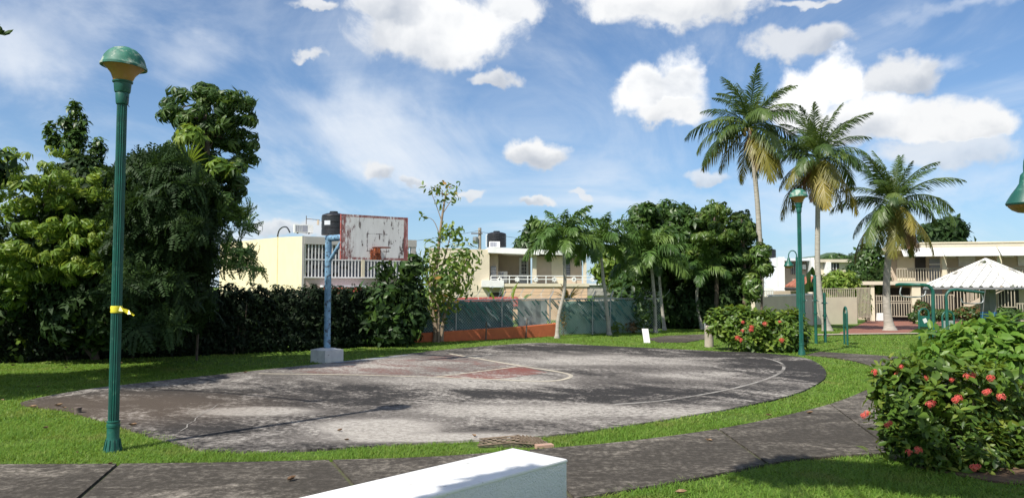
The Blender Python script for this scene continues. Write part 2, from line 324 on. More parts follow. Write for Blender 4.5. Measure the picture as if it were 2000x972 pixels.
# ------------------------------------------------------------------ object helpers
LOC = {}; W_ = {}
def tagp(o, label=None, cat=None, group=None, kind=None):
    if label: o['label'] = label
    if cat: o['category'] = cat
    if group: o['group'] = group
    if kind: o['kind'] = kind
    return o
def thing(name, label, cat, loc=(0, 0, 0), group=None, kind=None):
    o = bpy.data.objects.new(name, None); COL.objects.link(o); o.location = loc; o.empty_display_size = .2
    LOC[o] = Vector(loc); return tagp(o, label, cat, group, kind)
def link(name, mesh, parent=None, kind=None):
    o = bpy.data.objects.new(name, mesh); COL.objects.link(o)
    if parent is not None:
        o.parent = parent
        if parent in W_: o.matrix_parent_inverse = W_[parent].inverted()
    LOC[o] = LOC.get(parent, Vector((0, 0, 0))) if parent is not None else Vector((0, 0, 0))
    if kind: o['kind'] = kind
    return o
class MB:
    def __init__(s): s.v = []; s.f = []
    def add(s, vs, fs):
        n = len(s.v); s.v += [Vector(v) for v in vs]; s.f += [tuple(i+n for i in f) for f in fs]; return s
    def box(s, x0, x1, y0, y1, z0, z1, w=None):
        vs = [Vector((x, y, z)) for z in (z0, z1) for y in (y0, y1) for x in (x0, x1)]
        if w: vs = [w(*v) for v in vs]
        return s.add(vs, [(0, 2, 3, 1), (4, 5, 7, 6), (0, 1, 5, 4), (2, 6, 7, 3), (0, 4, 6, 2), (1, 3, 7, 5)])
    def tube(s, pts, rad, n=8, cap=True, flute=0):
        pts = [Vector(p) for p in pts]
        if not hasattr(rad, '__len__'): rad = [rad]*len(pts)
        up = None; base = len(s.v)
        for i, p in enumerate(pts):
            t = (pts[min(i+1, len(pts)-1)]-pts[max(i-1, 0)])
            if t.length < 1e-9: t = Vector((0, 0, 1))
            t.normalize()
            if up is None: up = t.orthogonal().normalized()
            up = (up-t*up.dot(t)); up = up.normalized() if up.length > 1e-6 else t.orthogonal().normalized()
            b = t.cross(up)
            for k in range(n):
                a = 2*math.pi*k/n; r = rad[i]*(1-flute*(k % 2))
                s.v.append(p+up*(math.cos(a)*r)+b*(math.sin(a)*r))
        for i in range(len(pts)-1):
            for k in range(n):
                a = base+i*n+k; b2 = base+i*n+(k+1) % n
                s.f.append((a, b2, b2+n, a+n))
        if cap:
            s.f.append(tuple(base+k for k in range(n-1, -1, -1))); s.f.append(tuple(base+(len(pts)-1)*n+k for k in range(n)))
        return s
    def lathe(s, prof, n=24, c=(0, 0, 0), flute=0):
        return s.tube([(c[0], c[1], c[2]+z) for r, z in prof], [max(r, .0005) for r, z in prof], n, True, flute) if False else s._lathe(prof, n, c)
    def _lathe(s, prof, n, c):
        b = len(s.v)
        for r, z in prof:
            for k in range(n):
                a = 2*math.pi*k/n; s.v.append(Vector((c[0]+r*math.cos(a), c[1]+r*math.sin(a), c[2]+z)))
        for i in range(len(prof)-1):
            for k in range(n):
                a = b+i*n+k; d = b+i*n+(k+1) % n; s.f.append((a, d, d+n, a+n))
        s.f.append(tuple(b+k for k in range(n-1, -1, -1))); s.f.append(tuple(b+(len(prof)-1)*n+k for k in range(n)))
        return s
    def mesh(s, name, mat, off=Vector((0, 0, 0)), smooth=False, bevel=0, w=None):
        me = bpy.data.meshes.new(name)
        me.from_pydata([tuple(v-off) for v in s.v], [], s.f)
        if bevel:
            bm = bmesh.new(); bm.from_mesh(me)
            bmesh.ops.remove_doubles(bm, verts=bm.verts, dist=1e-5)
            bmesh.ops.bevel(bm, geom=[e for e in bm.edges if len(e.link_faces) == 2 and e.calc_face_angle() > .5], offset=bevel, segments=2, affect='EDGES', profile=.6)
            bm.to_mesh(me); bm.free()
        bm = bmesh.new(); bm.from_mesh(me); bmesh.ops.recalc_face_normals(bm, faces=bm.faces)
        if smooth:
            for f in bm.faces: f.smooth = True
            for e in bm.edges:
                if len(e.link_faces) == 2 and e.calc_face_angle(0) > .7: e.smooth = False
        bm.to_mesh(me); bm.free()
        me.materials.append(mat); return me
    def build(s, name, mat, parent=None, smooth=False, kind=None, bevel=0):
        off = LOC.get(parent, Vector((0, 0, 0))) if parent is not None else Vector((0, 0, 0))
        return link(name, s.mesh(name, mat, off, smooth, bevel), parent, kind)
def copy_tree(o, loc, rz=0, sc=1, label=None):
    kids = list(o.children); c = o.copy(); COL.objects.link(c); c.location = loc
    c.rotation_euler = (0, 0, rz); c.scale = (sc,)*3
    if label: c['label'] = label
    def rec(a, b):
        for ch in list(a.children):
            d = ch.copy(); COL.objects.link(d); d.parent = b; rec(ch, d)
    rec(o, c); LOC[c] = Vector(loc)
    return c
_cube = {}
def cube(mat):
    if mat.name not in _cube:
        m = MB().box(-.5, .5, -.5, .5, -.5, .5); _cube[mat.name] = m.mesh('box_piece', mat)
    return _cube[mat.name]
class Fr:                        # a building's own axes: x along the front, y away from the viewer, z up
    def __init__(s, o, ang):
        s.o = Vector(o); s.a = R(ang); s.ex = Vector((math.cos(s.a), math.sin(s.a), 0)); s.ey = Vector((-math.sin(s.a), math.cos(s.a), 0))
    def w(s, x, y, z): return s.o+s.ex*x+s.ey*y+Vector((0, 0, z))
    def px(s, u, v, y=0):        # (x, z) on the plane y
        d = ray(u, v); c = Vector((0, 0, CH)); p0 = s.w(0, y, 0)
        t = (p0-c).dot(s.ey)/d.dot(s.ey); q = c+d*t-s.o
        return q.dot(s.ex), q.z
    def sx(s, u, v, x=0):        # (y, z) on the plane x
        d = ray(u, v); c = Vector((0, 0, CH)); p0 = s.w(x, 0, 0)
        t = (p0-c).dot(s.ex)/d.dot(s.ex); q = c+d*t-s.o
        return q.dot(s.ey), q.z
def bx(name, parent, mat, fr, x0, x1, y0, y1, z0, z1, label=None, kind=None, root=None):
    o = bpy.data.objects.new(name, cube(mat)); COL.objects.link(o); o.parent = parent
    c = fr.w((x0+x1)/2, (y0+y1)/2, (z0+z1)/2)
    rt = root or parent
    # children of scaled pieces keep world placement through the parent inverse
    o.location = c; o.rotation_euler = (0, 0, fr.a); o.scale = (abs(x1-x0), abs(y1-y0), abs(z1-z0))
    W_[o] = Matrix.Translation(c) @ Matrix.Rotation(fr.a, 4, 'Z') @ Matrix.Diagonal((*o.scale, 1))
    o.matrix_parent_inverse = wm(parent).inverted()
    LOC[o] = Vector((0, 0, 0))
    if label: o['label'] = label
    if kind: o['kind'] = kind
    return o
def wm(o):
    if o in W_: return W_[o]
    return Matrix.Translation(LOC.get(o, Vector((0, 0, 0))))
def crom(pts, n=8, closed=False):
    pts = [Vector(p) for p in pts]; out = []; N = len(pts)
    for i in range(N if closed else N-1):
        if closed: p0, p1, p2, p3 = pts[i-1], pts[i], pts[(i+1) % N], pts[(i+2) % N]
        else: p0, p1, p2, p3 = pts[max(i-1, 0)], pts[i], pts[i+1], pts[min(i+2, N-1)]
        for k in range(n):
            t = k/n
            out.append(.5*((2*p1)+(p2-p0)*t+(2*p0-5*p1+4*p2-p3)*t*t+(3*p1-p0-3*p2+p3)*t**3))
    if not closed: out.append(pts[-1])
    return out
def resample(pts, n):
    pts = [Vector(p) for p in pts]; L = [0]
    for a, b in zip(pts, pts[1:]): L.append(L[-1]+(b-a).length)
    out = []; j = 0
    for i in range(n):
        s = L[-1]*i/(n-1)
        while j < len(L)-2 and L[j+1] < s: j += 1
        d = L[j+1]-L[j]; out.append(pts[j].lerp(pts[j+1], (s-L[j])/d if d else 0))
    return out
def slabpoly(name, pts, z0, z1, mat, parent=None, kind=None):
    """a flat slab: polygon outline in plan, top at z1"""
    me = bpy.data.meshes.new(name); bm = bmesh.new()
    f = bm.faces.new([bm.verts.new((p[0], p[1], z1)) for p in pts])
    if f.normal.z < 0 or True: f.normal_update()
    if f.normal.z < 0: f.normal_flip()
    r = bmesh.ops.extrude_face_region(bm, geom=[f])
    for e in r['geom']:
        if isinstance(e, bmesh.types.BMVert): e.co.z = z0
    bmesh.ops.triangulate(bm, faces=[g for g in bm.faces if len(g.verts) > 4])
    bmesh.ops.recalc_face_normals(bm, faces=bm.faces)
    bm.to_mesh(me); bm.free(); me.materials.append(mat)
    return link(name, me, parent, kind)
def strip(name, pts, width, z, mat, parent=None, zt=None):
    mb = MB(); pts = [Vector((p[0], p[1], 0)) for p in pts]
    wd = width if hasattr(width, '__len__') else [width]*len(pts)
    vs = []
    for i, p in enumerate(pts):
        t = pts[min(i+1, len(pts)-1)]-pts[max(i-1, 0)]; t.normalize(); s = Vector((-t.y, t.x, 0))
        vs += [p+s*wd[i]/2+Vector((0, 0, z)), p-s*wd[i]/2+Vector((0, 0, z))]
    mb.add(vs, [(2*i, 2*i+1, 2*i+3, 2*i+2) for i in range(len(pts)-1)])
    return mb.build(name, mat, parent)

# ------------------------------------------------------------------ leaves
class Tpl:
    def __init__(s, v, f): s.v = np.array(v, float); s.f = f
def leaf_tpl(L=1, Wd=.42, droop=.15, fold=.12, seg=2):
    if seg == 1:
        return Tpl([(0, 0, 0), (L*.5, -Wd/2, fold*.5), (L*.5, 0, 0), (L*.5, Wd/2, fold*.5), (L, 0, -droop)], [(0, 1, 2), (0, 2, 3), (1, 4, 2), (2, 4, 3)])
    v = [(0, 0, 0)]
    for s, k in ((.3, .85), (.65, 1.0)):
        z = -droop*s*s
        v += [(L*s, -Wd/2*k, z+fold*.5), (L*s, 0, z), (L*s, Wd/2*k, z+fold*.5)]
    v.append((L, 0, -droop))
    return Tpl(v, [(0, 1, 2), (0, 2, 3), (1, 4, 5, 2), (2, 5, 6, 3), (4, 7, 5), (5, 7, 6)])
def merge(tpls):
    V = []; Fc = []; n = 0
    for t in tpls:
        V.append(t.v); Fc += [tuple(i+n for i in f) for f in t.f]; n += len(t.v)
    return Tpl(np.vstack(V), Fc)
def xf(t, rot, loc=(0, 0, 0), sc=1):
    return Tpl((t.v*sc) @ np.array(rot).T+np.array(loc), t.f)
def rotz(a): return np.array(Matrix.Rotation(a, 3, 'Z'))
def roty(a): return np.array(Matrix.Rotation(a, 3, 'Y'))
def rotx(a): return np.array(Matrix.Rotation(a, 3, 'X'))
def rosette(n=8, L=.5, Wd=.17, pitch=.35, jit=.15, seg=1, stalk=.0, seed=0, droop=.25):
    r = random.Random(seed); out = []
    for k in range(n):
        out.append(xf(leaf_tpl(L*r.uniform(.8, 1.1), Wd, L*droop, .03, seg), rotz(2*math.pi*(k+r.uniform(-.25, .25))/n) @ roty(pitch+r.uniform(-jit, jit)), (0, 0, stalk)))
    return merge(out)
def sprig(n=5, L=.16, Wd=.075, seed=0, length=.12, seg=2, up=.5):
    """leaves in opposite pairs at the end of a shoot"""
    r = random.Random(seed); out = []
    for k in range(n):
        z = -length*k/n; a0 = k*1.57+r.uniform(-.3, .3)
        for s in (0, math.pi):
            out.append(xf(leaf_tpl(L*r.uniform(.75, 1.1), Wd*r.uniform(.85, 1.1), L*.22, Wd*.25, seg), rotz(a0+s+r.uniform(-.2, .2)) @ roty(-up+.35*k/n*2+r.uniform(-.25, .25)), (0, 0, z)))
    return merge(out)
def spray(n=11, L=.55, l=.13, w=.035, seed=0, droop=.22):
    """feathery compound leaf"""
    r = random.Random(seed); out = []
    for k in range(n):
        s = (k+1)/n; p = (L*s, 0, -droop*s*s)
        for sd in (-1, 1):
            out.append(xf(leaf_tpl(l*(1.1-.5*s)*r.uniform(.8, 1.1), w, .02, .0, 1), rotz(sd*1.05+r.uniform(-.15, .15)) @ roty(.2+r.uniform(-.2, .2)), p))
    return merge(out)
def tpl_mesh(name, t, mat, rnd=True, seed=0):
    me = bpy.data.meshes.new(name); me.from_pydata([tuple(v) for v in t.v], [], t.f); me.materials.append(mat)
    return me
def big_mesh(name, tpls, which, rots, locs, scs, rnds, mat):
    V = []; LI = []; LS = []; RN = []; n = 0
    which = np.asarray(which)
    for k, t in enumerate(tpls):
        idx = np.where(which == k)[0]
        if not len(idx): continue
        tri = []
        for f in t.f:
            for j in range(1, len(f)-1): tri.append((f[0], f[j], f[j+1]))
        tri = np.array(tri)
        P = np.einsum('nij,vj->nvi', rots[idx], t.v)*scs[idx, None, None]+locs[idx, None, :]
        m = len(t.v); V.append(P.reshape(-1, 3))
        off = (np.arange(len(idx))*m+n)[:, None, None]
        LI.append((tri[None]+off).reshape(-1)); RN.append(np.repeat(rnds[idx], m)); n += m*len(idx)
    V = np.vstack(V); LI = np.concatenate(LI); RN = np.concatenate(RN)
    me = bpy.data.meshes.new(name); me.vertices.add(len(V)); me.vertices.foreach_set('co', V.reshape(-1).astype(np.float32))
    nf = len(LI)//3; me.loops.add(len(LI)); me.loops.foreach_set('vertex_index', LI.astype(np.int32))
    me.polygons.add(nf); me.polygons.foreach_set('loop_start', (np.arange(nf)*3).astype(np.int32))
    me.update(calc_edges=True)
    a = me.attributes.new('rnd', 'FLOAT', 'POINT'); a.data.foreach_set('value', RN.astype(np.float32))
    me.materials.append(mat); return me
def frames(dirs, spin):
    """rotations whose local z follows dirs, spun about it"""
    d = dirs/np.linalg.norm(dirs, axis=1, keepdims=True)
    a = np.where(np.abs(d[:, 2:3]) < .95, np.array([[0, 0, 1.]]), np.array([[1., 0, 0]]))
    x = np.cross(a, d); x /= np.linalg.norm(x, axis=1, keepdims=True); y = np.cross(d, x)
    c, s = np.cos(spin)[:, None], np.sin(spin)[:, None]
    X = x*c+y*s; Y = -x*s+y*c
    return np.stack([X, Y, d], axis=2)
def blob_points(blobs, n_per, shell=.55):
    """blobs: (centre, (rx,ry,rz)); points spread through them, more towards the outside, lumpy"""
    P = []; D = []
    for c, r, n in blobs:
        n = int(n*n_per); c = np.array(c); r = np.array(r)
        d = rng.normal(size=(n, 3)); d /= np.linalg.norm(d, axis=1, keepdims=True)
        rad = np.where(rng.random(n) < shell, rng.uniform(.78, 1.03, n), rng.random(n)**.5*.85)
        lump = 1+.16*np.sin(d[:, 0]*5+c[0])*np.cos(d[:, 2]*6+c[1])+.10*np.sin(d[:, 1]*11+c[2])
        P.append(c+d*r*(rad*lump)[:, None]); D.append(d)
    return np.vstack(P), np.vstack(D)
def pxblob(u, v, ru, rv, Y, n=1.0, ry=None):
    c = at(u, v, Y); k = Y/F
    return (tuple(c), (ru*k, (ry if ry else ru*.85)*k, rv*k), n)
def foliage(root, blobs, tpls, mat, n_per, size, n_ind=0, up=.55, ind_name='leaf_cluster', name='foliage', zmin=-9, jit=.35, mats=None, shell=.6, out=1.0):
    P, D = blob_points(blobs, n_per, shell); keep = P[:, 2] > zmin; P = P[keep]; D = D[keep]; n = len(P)
    dirs = D*out+np.array([0, 0, up])+rng.normal(size=(n, 3))*jit
    rots = frames(dirs, rng.uniform(0, 6.28, n)); scs = size*rng.uniform(.5, 1.35, n); rn = rng.random(n); wh = rng.integers(0, len(tpls), n)
    off = np.array(LOC[root]); order = np.arange(n)
    if n_ind:
        view = np.array([0, 0, CH])-P; view /= np.linalg.norm(view, axis=1, keepdims=True)
        score = (D*view).sum(1)+.4*D[:, 2]+rng.random(n)*.5
        order = np.argsort(-score); meshes = [tpl_mesh(ind_name, t, mat) for t in tpls]
        for i in order[:n_ind]:
            o = link(ind_name, meshes[wh[i]], root)
            mt = Matrix([list(rots[i][0])+[0], list(rots[i][1])+[0], list(rots[i][2])+[0], [0, 0, 0, 1]])
            o.matrix_local = Matrix.Translation(Vector(P[i]-off)) @ mt @ Matrix.Scale(scs[i], 4)
        order = order[n_ind:]
    if len(order):
        link(name, big_mesh(name, tpls, wh[order], rots[order], P[order]-off, scs[order], rn[order], mat), root, 'stuff')
    return P
def scatter(poly, n, ru, rv, Y, dY, seed, wt=1.0):
    """flat leafy tiers strewn inside an outline"""
    r = random.Random(seed); out = []; us = [p[0] for p in poly]; vs = [p[1] for p in poly]
    while len(out) < n:
        u, v = r.uniform(min(us), max(us)), r.uniform(min(vs), max(vs)); c = False; j = len(poly)-1
        for i in range(len(poly)):
            (xi, yi), (xj, yj) = poly[i], poly[j]
            if (yi > v) != (yj > v) and u < (xj-xi)*(v-yi)/(yj-yi)+xi: c = not c
            j = i
        if c:
            k = r.uniform(.55, 1.25); out.append(pxblob(u, v, ru*k, rv*k*r.uniform(.7, 1.3), Y+r.uniform(-dY, dY), wt*k))
    return out
def branches(root, base, forks, P, mat, r0=.12, n=14, sides=7, name='trunk', bname='branch', bend=.3):
    """a trunk through forks, and limbs from it to points of the crown"""
    pts = [Vector(base)]+[Vector(f) for f in forks]; sm = crom(pts, 5)
    rad = [r0*(1.25 if i == 0 else 1)*(1-.6*i/len(sm)) for i in range(len(sm))]
    MB().tube([sm[0]-Vector((0, 0, .12))]+sm, [rad[0]*1.15]+rad, sides+2).build(name, mat, root, True)
    mb = MB(); idx = rng.choice(len(P), min(n, len(P)), replace=False)
    for i in idx:
        q = Vector(P[i]); lows = [k for k in range(len(sm)) if sm[k].z < q.z+.2] or [len(sm)-1]
        k = min(lows, key=lambda j: (sm[j]-q).length+random.uniform(0, .4)); a = sm[k]
        mid = a.lerp(q, .5)+Vector((random.uniform(-1, 1), random.uniform(-1, 1), random.uniform(-.2, .8)))*bend*(q-a).length*.3
        c = crom([a, mid, q], 4); rr = rad[k]*.5
        mb.tube(c, [rr*(1-.8*j/(len(c)-1)) for j in range(len(c))], 5)
    mb.build(bname, mat, root, True, kind='stuff')

# ------------------------------------------------------------------ palms
def frond_tpl(L=3.0, e0=60, curve=70, nl=26, ll=.62, lw=.045, seed=0, plume=0, hang=.5, gap=.16):
    r = random.Random(seed); nseg = 12; pts = []; p = Vector((0, 0, 0)); tang = []
    for i in range(nseg+1):
        s = i/nseg; e = R(e0-curve*s**1.3); t = Vector((math.cos(e), 0, math.sin(e))); pts.append(p.copy()); tang.append(t); p = p+t*(L/nseg)
    def ev(s):
        x = s*nseg; i = min(int(x), nseg-1); return pts[i].lerp(pts[i+1], x-i), tang[i].lerp(tang[i+1], x-i)
    mb = MB(); mb.tube(pts, [.045*(L/3)*(1-.85*i/nseg) for i in range(nseg+1)], 4, False)
    V = [tuple(v) for v in mb.v]; Fc = list(mb.f); side = Vector((0, 1, 0))
    for k in range(nl):
        s = gap+(1-gap)*(k+.5)/nl; c, t = ev(s); nrm = t.cross(side)*-1
        if nrm.z < 0 and abs(e0) < 80: pass
        env = math.sin(math.pi*min(1, .18+.80*s))**.6*(1.05-.35*s)
        for sd in (-1, 1):
            l = ll*env*r.uniform(.82, 1.1); ang = R(62-32*s)+r.uniform(-.12, .12)
            d = (side*sd*math.sin(ang)+t*math.cos(ang)+nrm*(r.uniform(-.1, .35)+plume*r.uniform(-.9, .9))).normalized()
            a = c; g = Vector((0, 0, -1))
            b1 = a+d*l*.5+g*hang*l*.12; b2 = a+d*l*.9+g*hang*l*(.42+r.uniform(-.08, .12))
            wv = t.cross(d).cross(d); wv = (t-d*t.dot(d)); wv = wv.normalized()*lw*.5 if wv.length > 1e-4 else nrm*lw*.5
            n = len(V); V += [tuple(a-wv*.6), tuple(a+wv*.6), tuple(b1-wv), tuple(b1+wv), tuple(b2)]
            Fc += [(n, n+1, n+3, n+2), (n+2, n+3, n+4)]
    return Tpl(V, Fc)
_fm = {}
def frond_mesh(key, mat, **k):
    kk = (key, mat.name)
    if kk not in _fm:
        t = frond_tpl(**k); me = tpl_mesh('frond', t, mat)
        # one random number per vertex: tips differ a little from the base
        L = np.linalg.norm(t.v, axis=1); a = me.attributes.new('rnd', 'FLOAT', 'POINT')
        a.data.foreach_set('value', (L/L.max()*.28).astype(np.float32)); _fm[kk] = me
    return _fm[kk]
COCO = [('a', 80, 34), ('b', 64, 58), ('c', 46, 76), ('d', 30, 88), ('e', 12, 90), ('f', -10, 74), ('g', -36, 50)]
def coconut(name, label, base, path, crown, sc, seed, n=25, r0=.17, dead=5, trunk_mat=None):
    r = random.Random(seed); root = thing(name, label, 'palm tree', base, 'coconut palms on the lawn')
    sm = crom([Vector(base)]+[Vector(p) for p in path]+[Vector(crown)], 6); N = len(sm)
    mb = MB(); P2 = []; Rr = []
    for i, p in enumerate(sm):
        s = i/(N-1); P2.append(p); Rr.append(r0*(1+.9*math.exp(-s*14))*(1-.35*s))
    mb.tube([P2[0]-Vector((0, 0, .2))]+P2, [Rr[0]*1.1]+Rr, 12).build('trunk', trunk_mat or M['palebark'], root, True)
    off = Vector(crown)-Vector(base)
    for k in range(n):
        s = k/(n-1); idx = min(int(s*len(COCO)*.999), len(COCO)-1); key, e0, cv = COCO[idx]
        mat = M['frond'] if s < .72 or r.random() < .35 else M['oldfrond']
        me = frond_mesh('coco'+key+str(k % 2), mat, L=3.25, e0=e0, curve=cv, nl=62, ll=1.0, lw=.044, seed=idx*7+k % 2, hang=.7 if e0 > 40 else 1.25)
        o = link('frond', me, root); q = r.uniform(.80, 1.18)*sc*(1-.12*(s < .15))
        o.matrix_local = Matrix.Translation(off+Vector((0, 0, .15*(1-s)))) @ Matrix.Rotation(k*2.39996+r.uniform(-.5, .5), 4, 'Z') @ Matrix.Rotation(r.uniform(-.25, .25), 4, 'X') @ Matrix.Scale(q, 4)
    for k in range(dead):
        me = frond_mesh('cdead'+str(k % 2), M['deadfrond'] if k % 2 == 0 else M['oldfrond'], L=2.9, e0=-48, curve=34, nl=36, ll=.7, lw=.045, seed=50+k % 2, hang=1.1)
        o = link('frond', me, root, None); o['label'] = 'drooping yellow brown old frond'
        o.matrix_local = Matrix.Translation(off+Vector((0, 0, -.1))) @ Matrix.Rotation(r.uniform(0, 6.28), 4, 'Z') @ Matrix.Scale(sc*r.uniform(.8, 1.05), 4)
    nut = MB().lathe([(.001, -.13), (.07, -.10), (.105, 0), (.075, .09), (.001, .13)], 8).mesh('coconut', M['husk'], smooth=True)
    for k in range(9):
        o = link('coconut', nut, root); a = r.uniform(0, 6.28)
        o.matrix_local = Matrix.Translation(off+Vector((math.cos(a)*.27, math.sin(a)*.27, r.uniform(-.42, -.05)))) @ Matrix.Scale(r.uniform(.8, 1.1), 4)
    return root
SMALL = [('a', 76, 70), ('b', 60, 95), ('c', 44, 105), ('d', 24, 100), ('e', 4, 80)]
def small_palm(label, base, path, crown, sc, seed, n=14, r0=.085):
    r = random.Random(seed); root = thing('small_palm', label, 'palm tree', base, 'small palms along the fence')
    sm = crom([Vector(base)]+[Vector(p) for p in path]+[Vector(crown)], 5); N = len(sm)
    MB().tube([sm[0]-Vector((0, 0, .15))]+sm, [r0*1.5]+[r0*(1+.6*math.exp(-i*1.3))*(1-.35*i/N) for i in range(N)], 9).build('trunk', M['palebark'], root, True)
    off = Vector(crown)-Vector(base); d = (sm[-1]-sm[-2]).normalized()
    MB().tube([Vector(crown)-d*.08, Vector(crown)+d*.25, Vector(crown)+d*.55], [r0*.8, r0*.95, r0*.45], 8).build('crownshaft', M['crownshaft'], root, True)
    for k in range(n):
        s = k/(n-1); idx = min(int(s*len(SMALL)*.999), len(SMALL)-1); key, e0, cv = SMALL[idx]
        me = frond_mesh('small'+key+str(k % 2), M['smallfrond'], L=1.7, e0=e0, curve=cv, nl=54, ll=.58, lw=.05, seed=idx*5+k % 2+100, plume=.7, hang=.9, gap=.12)
        o = link('frond', me, root)
        o.matrix_local = Matrix.Translation(off+d*.5) @ Matrix.Rotation(k*2.39996+r.uniform(-.3, .3), 4, 'Z') @ Matrix.Rotation(r.uniform(-.15, .15), 4, 'X') @ Matrix.Scale(sc*r.uniform(.85, 1.1), 4)
    return root

# ------------------------------------------------------------------ the ground
def V2(px): return [G(u, v).xy for u, v in px]
mb = MB(); ys = [-400, 0, 32, 72, 6000]; xs = [-6000, -40, 0, 40, 6000]
mb.add([(x, y, hgt(y)) for y in ys for x in xs], [(j*5+i, j*5+i+1, j*5+i+6, j*5+i+5) for j in range(4) for i in range(4)])
mb.build('ground', M['ground'], None, kind='structure')

COURT_PX = [(-60, 792), (40, 789), (120, 802), (180, 818), (250, 840), (340, 868), (395, 881), (450, 885), (560, 883), (700, 876), (830, 868), (930, 862), (1050, 855), (1200, 838), (1400, 805), (1480, 790), (1550, 772),
            (1595, 752), (1614, 734), (1602, 714), (1565, 699), (1480, 690), (1400, 687), (1300, 682), (1150, 675), (1065, 670.5), (980, 674.5), (880, 683), (780, 694), (660, 708.5), (540, 721), (420, 734), (300, 747), (160, 764), (20, 782)]
court_xy = [p.xy for p in crom([Vector((*G(u, v).xy, 0)) for u, v in COURT_PX[1:-1]], 5, True)]
court = slabpoly('basketball_court', court_xy, -.05, .03, M['court'], None, 'structure')
ZC = .034
def pxline(name, px, wd, mat, smooth=False, z=ZC):
    pts = [Vector((*G(u, v).xy, 0)) for u, v in px]
    pts = crom(pts, 8) if smooth else [a.lerp(b, k/6) for a, b in zip(pts, pts[1:]) for k in range(6)]+[pts[-1]]
    o = strip(name, pts, wd, z, mat, court); return o
slabpoly('key_paint', [G(u, v).xy for u, v in [(540, 729), (851, 739), (1018, 717.5), (885, 694), (680, 709)]], ZC-.003, ZC-.002, M['redfaint'], court)
slabpoly('key_paint', [G(u, v).xy for u, v in [(851, 739), (967, 743.5), (1070, 730), (1018, 717.5)]], ZC-.001, ZC, M['red'], court, None)
pxline('court_line', [(505, 732), (700, 734.5), (851, 739), (967, 743.5)], .085, M['line'], z=ZC+.003)
pxline('court_line', [(878, 692.5), (1018, 717), (1085, 727.5), (1112, 734), (1112, 740), (1085, 746), (1040, 747), (967, 743.5)], .10, M['line'], True, z=ZC+.004)
pxline('court_line', [(851, 739), (1018, 717.5)], .08, M['line'], z=ZC+.006)
pxline('court_edge_paint', [(655, 710), (720, 703.5), (800, 694.5)], .24, M['blueedge'], z=ZC+.001)
pxline('court_arc', [(1490, 700), (1520, 708.5), (1531, 718), (1524, 730), (1496, 743), (1450, 757), (1380, 772), (1290, 786), (1200, 793)], .075, M['paleline'], True, z=ZC+.002)
for a, b in [((425, 793), (352, 846)), ((1120, 737), (1480, 770))]:
    n = 9; pts = [Vector((*G(*a).xy, 0)).lerp(Vector((*G(*b).xy, 0)), k/n)+Vector((random.uniform(-.04, .04), random.uniform(-.04, .04), 0))*(0 < k < n) for k in range(n+1)]
    strip('court_crack', pts, .016, ZC+.001, M['paleline'], court)

# the path: pieces of a strip between two edges, a joint between each two
up_px = [(-700, 914), (-300, 913), (0, 911), (200, 910), (440, 907), (620, 903), (820, 897), (960, 888), (1060, 880), (1200, 868), (1330, 852), (1430, 836), (1530, 815), (1620, 792), (1690, 765), (1722, 744), (1722, 727), (1690, 712), (1640, 701), (1575, 694)]
lo_px = [(-900, 1040), (-500, 1055), (-100, 1060), (150, 1060), (420, 1055), (640, 1045), (860, 1025), (1000, 1000), (1190, 967), (1290, 951), (1400, 930), (1480, 914), (1560, 900), (1650, 893), (1760, 880), (1900, 815), (1960, 760), (1950, 725), (1800, 702), (1600, 688)]
NS = 240
U = resample(crom([Vector((*G(u, v).xy, 0)) for u, v in up_px], 8), NS); Lo = resample(crom([Vector((*G(u, v).xy, 0)) for u, v in lo_px], 8), NS)
outer = [p.xy for p in U]+[p.xy for p in reversed(Lo)]
pathbase = slabpoly('path', outer, -.05, .008, M['joint'], None, 'structure')
def st_at(u, v, edge):
    g = G(u, v); return min(range(NS), key=lambda i: (edge[i].xy-g.xy).length)
cuts_u = [0, st_at(-320, 913, U), st_at(228, 910, U), st_at(640, 903, U), st_at(1035, 882, U), st_at(1400, 842, U), st_at(1620, 792, U), st_at(1722, 735, U), NS-1]
cuts_l = [0, st_at(-420, 1058, Lo), st_at(60, 1060, Lo), st_at(760, 1036, Lo), st_at(1130, 980, Lo), st_at(1500, 910, Lo), st_at(1740, 884, Lo), st_at(1955, 745, Lo), NS-1]
for i in range(len(cuts_u)-1):
    a = U[cuts_u[i]:cuts_u[i+1]+1]; b = Lo[cuts_l[i]:cuts_l[i+1]+1]
    a[0] = a[0].lerp(a[1], .22); a[-1] = a[-1].lerp(a[-2], .22); b[0] = b[0].lerp(b[1], .22); b[-1] = b[-1].lerp(b[-2], .22)
    o = slabpoly('path_slab', [p.xy for p in a]+[p.xy for p in reversed(b)], .0, .032, M['path'], pathbase)
path2_px = [(1262, 662), (1300, 656), (1430, 651), (1480, 651), (1480, 658), (1400, 661), (1372, 663.5), (1340, 669), (1290, 669.5)]
slabpoly('far_path', V2(path2_px), -.05, .02, M['path'], None, 'structure')
drive_px = [(1600, 660), (1650, 646), (1694, 627), (1706, 620), (1790, 620), (1785, 630), (1800, 637), (1775, 650), (1700, 651.5), (1640, 652)]
def tilted(name, px, mat, dz=.012):
    mb = MB(); p = [G(u, v)+Vector((0, 0, dz)) for u, v in px]
    from mathutils.geometry import tessellate_polygon
    mb.add(p, tessellate_polygon([p])); return mb.build(name, mat, None, kind='structure')
